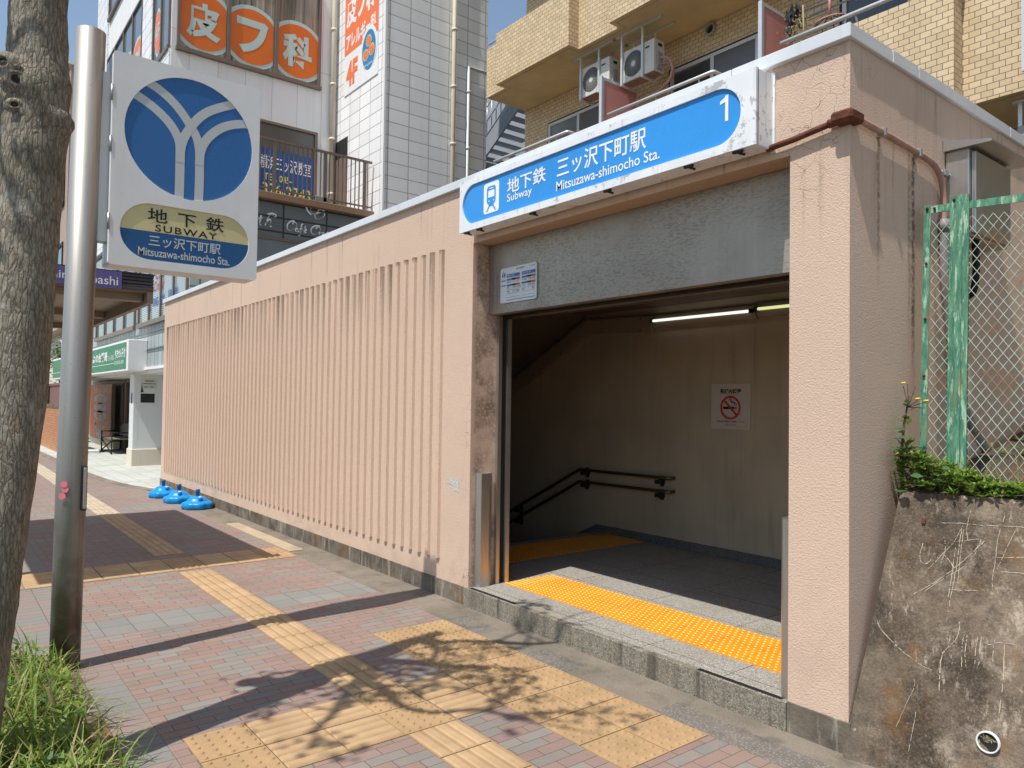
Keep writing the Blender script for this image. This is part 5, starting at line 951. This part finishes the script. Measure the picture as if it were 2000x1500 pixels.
t = thing('banner_stand', 'green banner in a white weighted stand by the shop', 'banner', (-25, 3.7, 0)); m = MB().mat('pharm'); m.box(-25.6, -24.75, 3.68, 3.69, .12, 1.9); m.build('cloth', t); m = MB().mat('pvc'); m.box(-25.6, -24.2, 3.5, 3.95, -.02, .12, .03); m.tube([(-24.72, 3.69, .1), (-24.72, 3.69, 2.0)], .02, 8); m.build('stand', t)
t = thing('folding_chair', 'olive canvas folding chair with black legs outside the shop', 'chair', (-24.4, 4.4, 0)); cxx, cy = -24.4, 4.4
m = MB().mat('canvas'); m.box(cxx-.8, cxx+.75, cy-.25, cy+.25, .42, .45); m.build('seat', t); m = MB().mat('canvas'); m.hexa([(cxx-.8, cy+.22, .5), (cxx+.75, cy+.22, .5), (cxx+.75, cy+.25, .5), (cxx-.8, cy+.25, .5)], [(cxx-.8, cy+.3, .86), (cxx+.75, cy+.3, .86), (cxx+.75, cy+.33, .86), (cxx-.8, cy+.33, .86)]); m.build('backrest', t)
for s_ in (-1, 1):
    m = MB().mat('black'); xx = cxx+s_*.78; m.tube([(xx, cy-.25, 0), (xx, cy-.25, .62), (xx, cy+.25, .62)], .02, 6); m.tube([(xx, cy+.25, 0), (xx, cy+.31, .88)], .02, 6); m.tube([(xx, cy-.25, .05), (xx, cy+.25, .05)], .015, 6); m.build('side_frame', t)
m = MB().mat('black'); m.tube([(cxx-.78, cy-.25, .05), (cxx+.78, cy-.25, .4)], .02, 6); m.tube([(cxx+.78, cy-.25, .05), (cxx-.78, cy-.25, .4)], .02, 6); m.build('cross_leg', t)
# ------------------------------------------------------------------ neighbours down the street
b2 = thing('tan_building', 'tan tiled apartment block partly hidden between tree trunk and steel pole', 'building', (-38, 8, 0)); m = MB().mat('btile'); m.box(-50, -36.0, 4.4, 14, 4.6, 15.7); m.build('wall', b2); m = MB().mat('creambld'); m.box(-50, -36.5, 4.9, 14, 0, 4.6); m.build('ground_floor', b2)
for z in (6.4, 9.9, 13.0): window(b2, FY(4.4), -40.6, -36.8, z, z+1.9, 'glass', 'dark', 1, .05, .12)
m = MB().mat('white'); m.box(-50.1, -35.9, 4.3, 14, 15.7, 15.85); m.build('roof_edge', b2)
t = thing('brick_garden_wall', 'low orange brick wall with a brown red board fence on top', 'wall', (-28, 3.1, 0)); m = MB().mat('obrick'); m.box(-29.2, -24.4, 3.0, 3.25, -.05, 1.32); m.build('brickwork', t); m = MB().mat('plinth'); m.box(-29.25, -24.35, 2.97, 3.28, 1.32, 1.4); m.build('capping', t); m = MB().mat('redfence'); m.box(-28.2, -24.4, 3.1, 3.14, 1.4, 2.03); m.box(-28.2, -24.4, 3.07, 3.17, 1.98, 2.05); m.build('board_fence', t)
m = MB().mat('greenpanel'); m.box(-29.1, -28.1, 3.02, 3.1, 1.4, 2.0, .02); m.box(-28.9, -28.82, 3.0, 3.02, 1.45, 1.95); tag(m.build('mesh_panel'), 'dark green panel standing on the end of the orange brick wall', 'panel')
t = thing('garden_tree', 'dark green garden tree behind the orange brick wall', 'tree', (-33, 4.5, 0)); m = MB().mat('bark'); m.tube([(-33, 4.0, 0), (-33, 4.0, 3.2)], .08, 7); m.build('trunk', t); m = MB().mat('leafdark'); rnd = random.Random(9)
for k in range(700): p = Vector((-33, 4.0, 3.0))+Vector((rnd.gauss(0, .55), rnd.gauss(0, .45), rnd.gauss(0, .42))); leafquad(m, p, Vector((rnd.uniform(-1, 1), rnd.uniform(-1, 1), rnd.uniform(-.6, .6))).normalized(), Vector((0, 0, 1)), .2, .05)
m.build('crown', t)
m = MB().mat('steelgrey'); m.tube(catmull([(-31.2, 3.8, 0), (-31.2, 3.8, 3.2), (-31.5, 3.8, 3.65), (-32, 3.8, 3.7)], 5), .04, 8); tag(m.build('lamp_post'), 'grey hooped lamp post beside the dark garden tree', 'lamp post')
# ------------------------------------------------------------------ yellow brick apartment block
ap = thing('apartment_building', 'yellow brick tiled apartment block with balconies behind the subway entrance', 'building', (-3, 10.3, 0))
AX = -12.74; WY = 10.33; XE = 9
m = MB().mat('ybrick'); m.box(AX, XE, WY, 18, 0, 20); m.build('wall', ap)
BAY = [(-12.09, -9.87), (-8.86, -6.69), (-5.6, -3.42), (-2.35, -.17), (.9, 3.1), (4.1, 6.3)]
def outline(y0, y1, dx=0):
    P = [(AX, y1)]
    for a, c in BAY: P += [(a+dx, y1), (a+dx, y0), (c-dx, y0), (c-dx, y1)]
    return P+[(XE, y1)]
def balcony(zb, zt):
    P = outline(9.0, 9.25); m = MB().mat('ybrick')
    for (xa, ya), (xb, yb) in zip(P, P[1:]):
        m.quad((xa, ya, zb), (xb, yb, zb), (xb, yb, zt), (xa, ya, zt))
    Q = outline(9.14, 9.39, .14)
    for (xa, ya), (xb, yb) in zip(Q, Q[1:]): m.quad((xb, yb, zb+.1), (xa, ya, zb+.1), (xa, ya, zt), (xb, yb, zt))
    for (a, c), (d_, e) in zip(zip(P, P[1:]), zip(Q, Q[1:])): m.quad((a[0], a[1], zt), (c[0], c[1], zt), (e[0], e[1], zt), (d_[0], d_[1], zt))
    m.quad((AX, WY, zb), (AX, 9.25, zb), (AX, 9.25, zt), (AX, WY, zt)); m.build('balcony_parapet', ap)
    m = MB().mat('soffit'); m.add([(x, y, zb) for x, y in P]+[(XE, WY, zb), (AX, WY, zb)], [list(range(len(P)+2))[::-1]]); m.add([(x, y, zb+.1) for x, y in Q]+[(XE, WY, zb+.1), (AX, WY, zb+.1)], [list(range(len(Q)+2))])
    m.mat('brownedge'); R_ = outline(9.09, 9.34, .09)
    for (xa, ya), (xb, yb) in zip(R_, R_[1:]): m.quad((xa, ya, zb-.002), (xb, yb, zb-.002), (xb+.0, yb+.012, zb-.002), (xa, ya+.012, zb-.002)) if ya == yb else m.quad((xa, ya, zb-.002), (xb, yb, zb-.002), (xb+.012, yb, zb-.002), (xa+.012, ya, zb-.002))
    m.build('balcony_slab', ap)
balcony(5.11, 6.46); balcony(8.18, 9.24); balcony(11.3, 12.4)
for a, c in BAY[:4]:
    m = MB().mat('alu'); m.tube([(a+.03, 8.98, 6.575), (c, 8.98, 6.575), (c+.02, 9.0, 6.575), (c+.02, 9.3, 6.575)], .028, 10)
    x = a+.2
    while x < c: m.tube([(x, 9.0, 6.575), (x, 9.06, 6.45)], .014, 6); x += .85
    m.build('handrail', ap)
m = MB().mat('alu'); m.tube([(AX, 9.3, 9.36), (XE, 9.3, 9.36)], .025, 8); m.build('upper_handrail', ap)
fW = FY(WY)
for u0, u1 in ((-11.9, -10.05), (-8.58, -6.78), (-5.4, -3.5)):
    m = MB().mat('dark'); m.box(u0-.06, u1+.06, WY-.004, WY+.0, 5.3, 7.67); m.build('window_reveal', ap)
    f = window(ap, fW, u0, u1, 5.3, 7.62, 'glass_sky' if u0 < -11 else 'glass', 'alu', 1, .04, .06); m = MB().mat('glass_grey'); c = (u0+u1)/2+.05; m.quad(fW.p(c, 5.36, .03), fW.p(u1-.06, 5.36, .03), fW.p(u1-.06, 7.55, .03), fW.p(c, 7.55, .03)); m.build('mesh_screen', f)
t = thing('wall_vent', 'round hooded vent in the shaded yellow brick wall', 'vent', (-7.72, WY, 8.05)); m = MB().mat('acgrille'); 
shape(m, FY(WY-.03), [circ(-7.72, 8.05, .105), circ(-7.72, 8.05, .075)], .06); m.build('ring', t); m = MB().mat('dark'); shape(m, FY(WY-.005), [circ(-7.72, 8.05, .08)], 0, .001); m.build('bore', t)
for i, x in enumerate((-9.1, -5.95, -2.75)):
    t = thing('balcony_partition', ('pink balcony partition with white edge in front of the older air conditioner', 'pink balcony partition with white edge beside the hanging laundry', 'pink balcony partition hidden behind the parapet')[i], 'partition', (x, 9.5, 6), 'pink balcony partitions')
    m = MB().mat('alu'); m.box(x-.03, x+.03, 9.06, 9.1, 5.25, 7.36); m.box(x-.02, x+.02, 9.1, 10.0, 7.3, 7.35); m.box(x-.02, x+.02, 9.96, 10.0, 5.25, 7.3); m.box(x-.02, x+.02, 9.1, 9.14, 5.25, 7.3); m.build('frame', t); m = MB().mat('pink'); m.box(x-.012, x+.012, 9.14, 9.96, 5.3, 7.3); m.build('board', t)
def aircon(x0, z0, label, spiral):
    t = thing('air_conditioner', label, 'air conditioner', (x0+.37, 9.6, z0), 'air conditioner units hung under the balcony'); x1 = x0+.74; z1 = z0+.55; fa = FY(9.5)
    m = MB().mat('acwhite'); shape(m, FY(9.508), [rrect(x0, x1, z0, z1, .02, 3), circ(x0+.27, z0+.275, .225, 40)], .016); m.box(x0+.002, x1-.002, 9.5165, 9.76, z0+.002, z1-.002, .006); m.build('casing', t)
    m = MB().mat('dark'); m.disc(fa, x0+.27, z0+.275, .226, -.0155, 36); m.build('fan_recess', t)
    m = MB().mat('acgrille')
    for r in ([.225] if spiral else [.225, .19, .155, .12, .09]): shape(m, fa, [circ(x0+.27, z0+.275, r, 36), circ(x0+.27, z0+.275, r-.006, 36)], 0, .002)
    for k in range(26):
        a = k*2*math.pi/26; P = [(x0+.27+(.045+.18*f)*math.cos(a+(1.0*f if spiral else 0)), z0+.275+(.045+.18*f)*math.sin(a+(1.0*f if spiral else 0))) for f in (0, .25, .5, .75, 1)]; ribbon(m, fa, P, .008, .003)
    m.build('grille', t); m = MB().mat('acwhite'); m.disc(fa, x0+.27, z0+.275, .048, .006, 20); m.build('hub', t)
    m = MB().mat('acred'); m.box(x0+.02, x1-.02, 9.53, 9.74, z0-.012, z0); m.build('base_plate', t)
    m = MB().mat('acgrille'); fx = FX(x1+.001); m.box(x1, x1+.03, 9.56, 9.7, z0+.04, z0+.34, .01); m.mat('dark'); rect(m, fa, x1-.2, x1-.1, z1-.12, z1-.09, .002); m.box(x1, x1+.004, 9.6, 9.7, z1-.1, z1-.05); m.build('side_cover', t)
    return t
def rack(x0, z0, label):
    t = thing('hanging_rack', label, 'bracket', (x0+.37, 9.6, 8.17), 'steel racks holding the air conditioners'); m = MB().mat('alu')
    for y in (9.475, 9.8): m.box(x0-.18, x0+.92, y-.02, y+.02, 8.14, 8.178)
    m.build('ceiling_rail', t)
    for x in (x0+.02, x0+.5):
        m = MB().mat('alu'); m.box(x-.02, x+.02, 9.46, 9.485, z0-.05, 8.14); m.box(x-.02, x+.02, 9.79, 9.815, z0-.05, 8.14); m.box(x-.02, x+.02, 9.485, 9.79, z0-.05, z0-.015); m.build('hanger', t)
aircon(-9.01, 7.31, 'white air conditioner with spiral grille hung beside the window', True); aircon(-10.06, 7.38, 'older air conditioner with ringed grille behind the pink partition', False)
rack(-9.01, 7.31, 'steel rack carrying the spiral grilled air conditioner'); rack(-10.06, 7.38, 'steel rack carrying the older ringed air conditioner')
m = MB().mat('pinkpipe'); m.tube(catmull([(-8.27, 9.62, 7.55), (-8.1, 9.66, 7.5), (-8.02, 9.68, 7.3), (-8.1, 9.68, 7.12), (-8.35, 9.7, 7.02), (-8.55, 9.72, 7.02)], 7), .026, 8); m.tube(catmull([(-8.27, 9.66, 7.45), (-8.12, 9.7, 7.42), (-8.06, 9.75, 7.2), (-8.4, 9.8, 6.5)], 6), .018, 8); tag(m.build('refrigerant_hose'), 'wrapped hose looping from the spiral grilled air conditioner', 'hose')
# washing and dried plants on the balcony
t = thing('drying_pole', 'metal drying poles on the balcony beside the second partition', 'pole', (-5.4, 9.4, 7.2)); m = MB().mat('steelgrey'); m.tube([(-5.85, 9.55, 7.22), (-3.4, 9.55, 7.22)], .016, 8); m.tube([(-5.85, 9.8, 7.25), (-3.4, 9.8, 7.25)], .016, 8); m.build('pole', t)
t = thing('laundry_hanger', 'pink and black clip hanger with a ring on the balcony pole', 'hanger', (-5.2, 9.3, 6.9)); m = MB().mat('pinkpipe'); m.tube([(-5.08+.2*math.cos(k*.42), 9.35+.12*math.sin(k*.42), 6.82) for k in range(16)], .012, 6); m.build('ring', t); m = MB().mat('pink'); m.tube([(-5.08, 9.35, 7.2), (-5.08, 9.35, 7.05), (-5.08, 9.35, 6.84)], .02, 6); m.build('hook', t); m = MB().mat('black')
for k in range(8): a = k*.8; m.tube([(-5.08, 9.35, 6.9), (-5.08+.2*math.cos(a), 9.35+.12*math.sin(a), 6.82), (-5.08+.2*math.cos(a), 9.35+.12*math.sin(a), 6.74)], .008, 5)
m.build('clip', t)
rnd = random.Random(4); m = MB().mat('black')
for k in range(60): p = Vector((-5.62, 9.35, 7.1))+Vector((rnd.gauss(0, .06), rnd.gauss(0, .03), rnd.gauss(0, .1))); leafquad(m, p, Vector((rnd.uniform(-.4, .4), rnd.uniform(-.2, .2), -1)).normalized(), Vector((rnd.uniform(-1, 1), 1, 0)), .1, .03)
tag(m.build('black_cloth'), 'ragged black cloth hanging by the pink partition', 'cloth')
for (xc, lab, zc) in ((-5.5, 'bundle of dried pale seed pods hanging above the parapet by the black cloth', 6.85), (-4.45, 'bundle of pale dried flowers hanging over the far parapet rail', 7.12)):
    m = MB().mat('straw')
    for k in range(120): p = Vector((xc, 9.3, zc))+Vector((rnd.gauss(0, .12), rnd.gauss(0, .05), rnd.gauss(0, .1))); leafquad(m, p, Vector((rnd.uniform(-1, 1), rnd.uniform(-1, 1), rnd.uniform(-1, .3))).normalized(), Vector((0, .3, 1)), .04, .012)
    for k in range(14): p = Vector((xc, 9.3, zc+.15)); m.tube([p, p+Vector((rnd.gauss(0, .1), rnd.gauss(0, .04), -rnd.uniform(.1, .3)))], .003, 4)
    tag(m.build('dried_plant'), lab, 'dried plant', 'dried plants on the balcony')
m = MB().mat('straw'); m.tube([(-5.38, 9.2, 7.1), (-5.3, 9.1, 6.5)], .012, 6); tag(m.build('wooden_stick'), 'thin wooden stick leaning on the balcony rail', 'stick')
m = MB().mat('alu'); m.box(-2.95, -2.91, 9.5, 9.54, 4.75, 5.1); m.box(-3.0, -2.4, 9.48, 9.56, 5.07, 5.105); m.mat('acgrille'); m.box(-2.95, -2.3, 9.45, 9.75, 4.35, 4.8, .02); tag(m.build('air_conditioner'), 'dark air conditioner in the shade under the lower balcony', 'air conditioner')
# ------------------------------------------------------------------ steel stair and grey block between the two buildings
g2 = thing('grey_building', 'grey rendered building seen in the gap behind the steel stair', 'building', (-19, 16, 0)); m = MB().mat('steelgrey'); m.box(-26, -13.2, 16, 22, 0, 13.6); m.build('wall', g2)
for x in (-20.6, -19.4): window(g2, FY(16), x, x+.9, 8.6, 10.2, 'glass', 'alu', 0, .05, .08)
t = thing('steel_staircase', 'grey outdoor steel staircase between the white tower and the brick apartment', 'staircase', (-18, 14, 0))
m = MB().mat('steelgrey'); y0, y1 = 13.6, 14.6
m.hexa([(-19.6, y0, 8.85), (-16.6, y0, 10.75), (-16.6, y0+.06, 10.75), (-19.6, y0+.06, 8.85)], [(-19.6, y0, 9.45), (-16.6, y0, 11.3), (-16.6, y0+.06, 11.3), (-19.6, y0+.06, 9.45)]); m.box(-22, -18.9, y0, y1, 9.2, 9.3); m.box(-22, -13.5, y1, y1+.1, 8.2, 8.5); m.build('stringer', t)
m = MB().mat('alu')
for k in range(12): x = -19.4+.24*k; m.tube([(x, y0, 9.5+(x+19.6)*.62), (x, y0, 10.5+(x+19.6)*.62)], .02, 6)
for dz in (.1, .55, 1.0): m.tube([(-19.5, y0, 9.45+dz), (-16.7, y0, 11.2+dz)], .025, 6); m.tube([(-22, y0, 9.35+dz), (-19.5, y0, 9.35+dz)], .025, 6)
for k in range(12): x = -22+.22*k; m.tube([(x, y0, 9.3), (x, y0, 10.4)], .02, 6)
m.build('railing', t)
m = MB().mat('steelgrey')
for k in range(10): x = -19.3+.28*k; m.box(x, x+.28, y0+.06, y1, 9.2+.175*k, 9.24+.175*k)
m.build('tread', t)
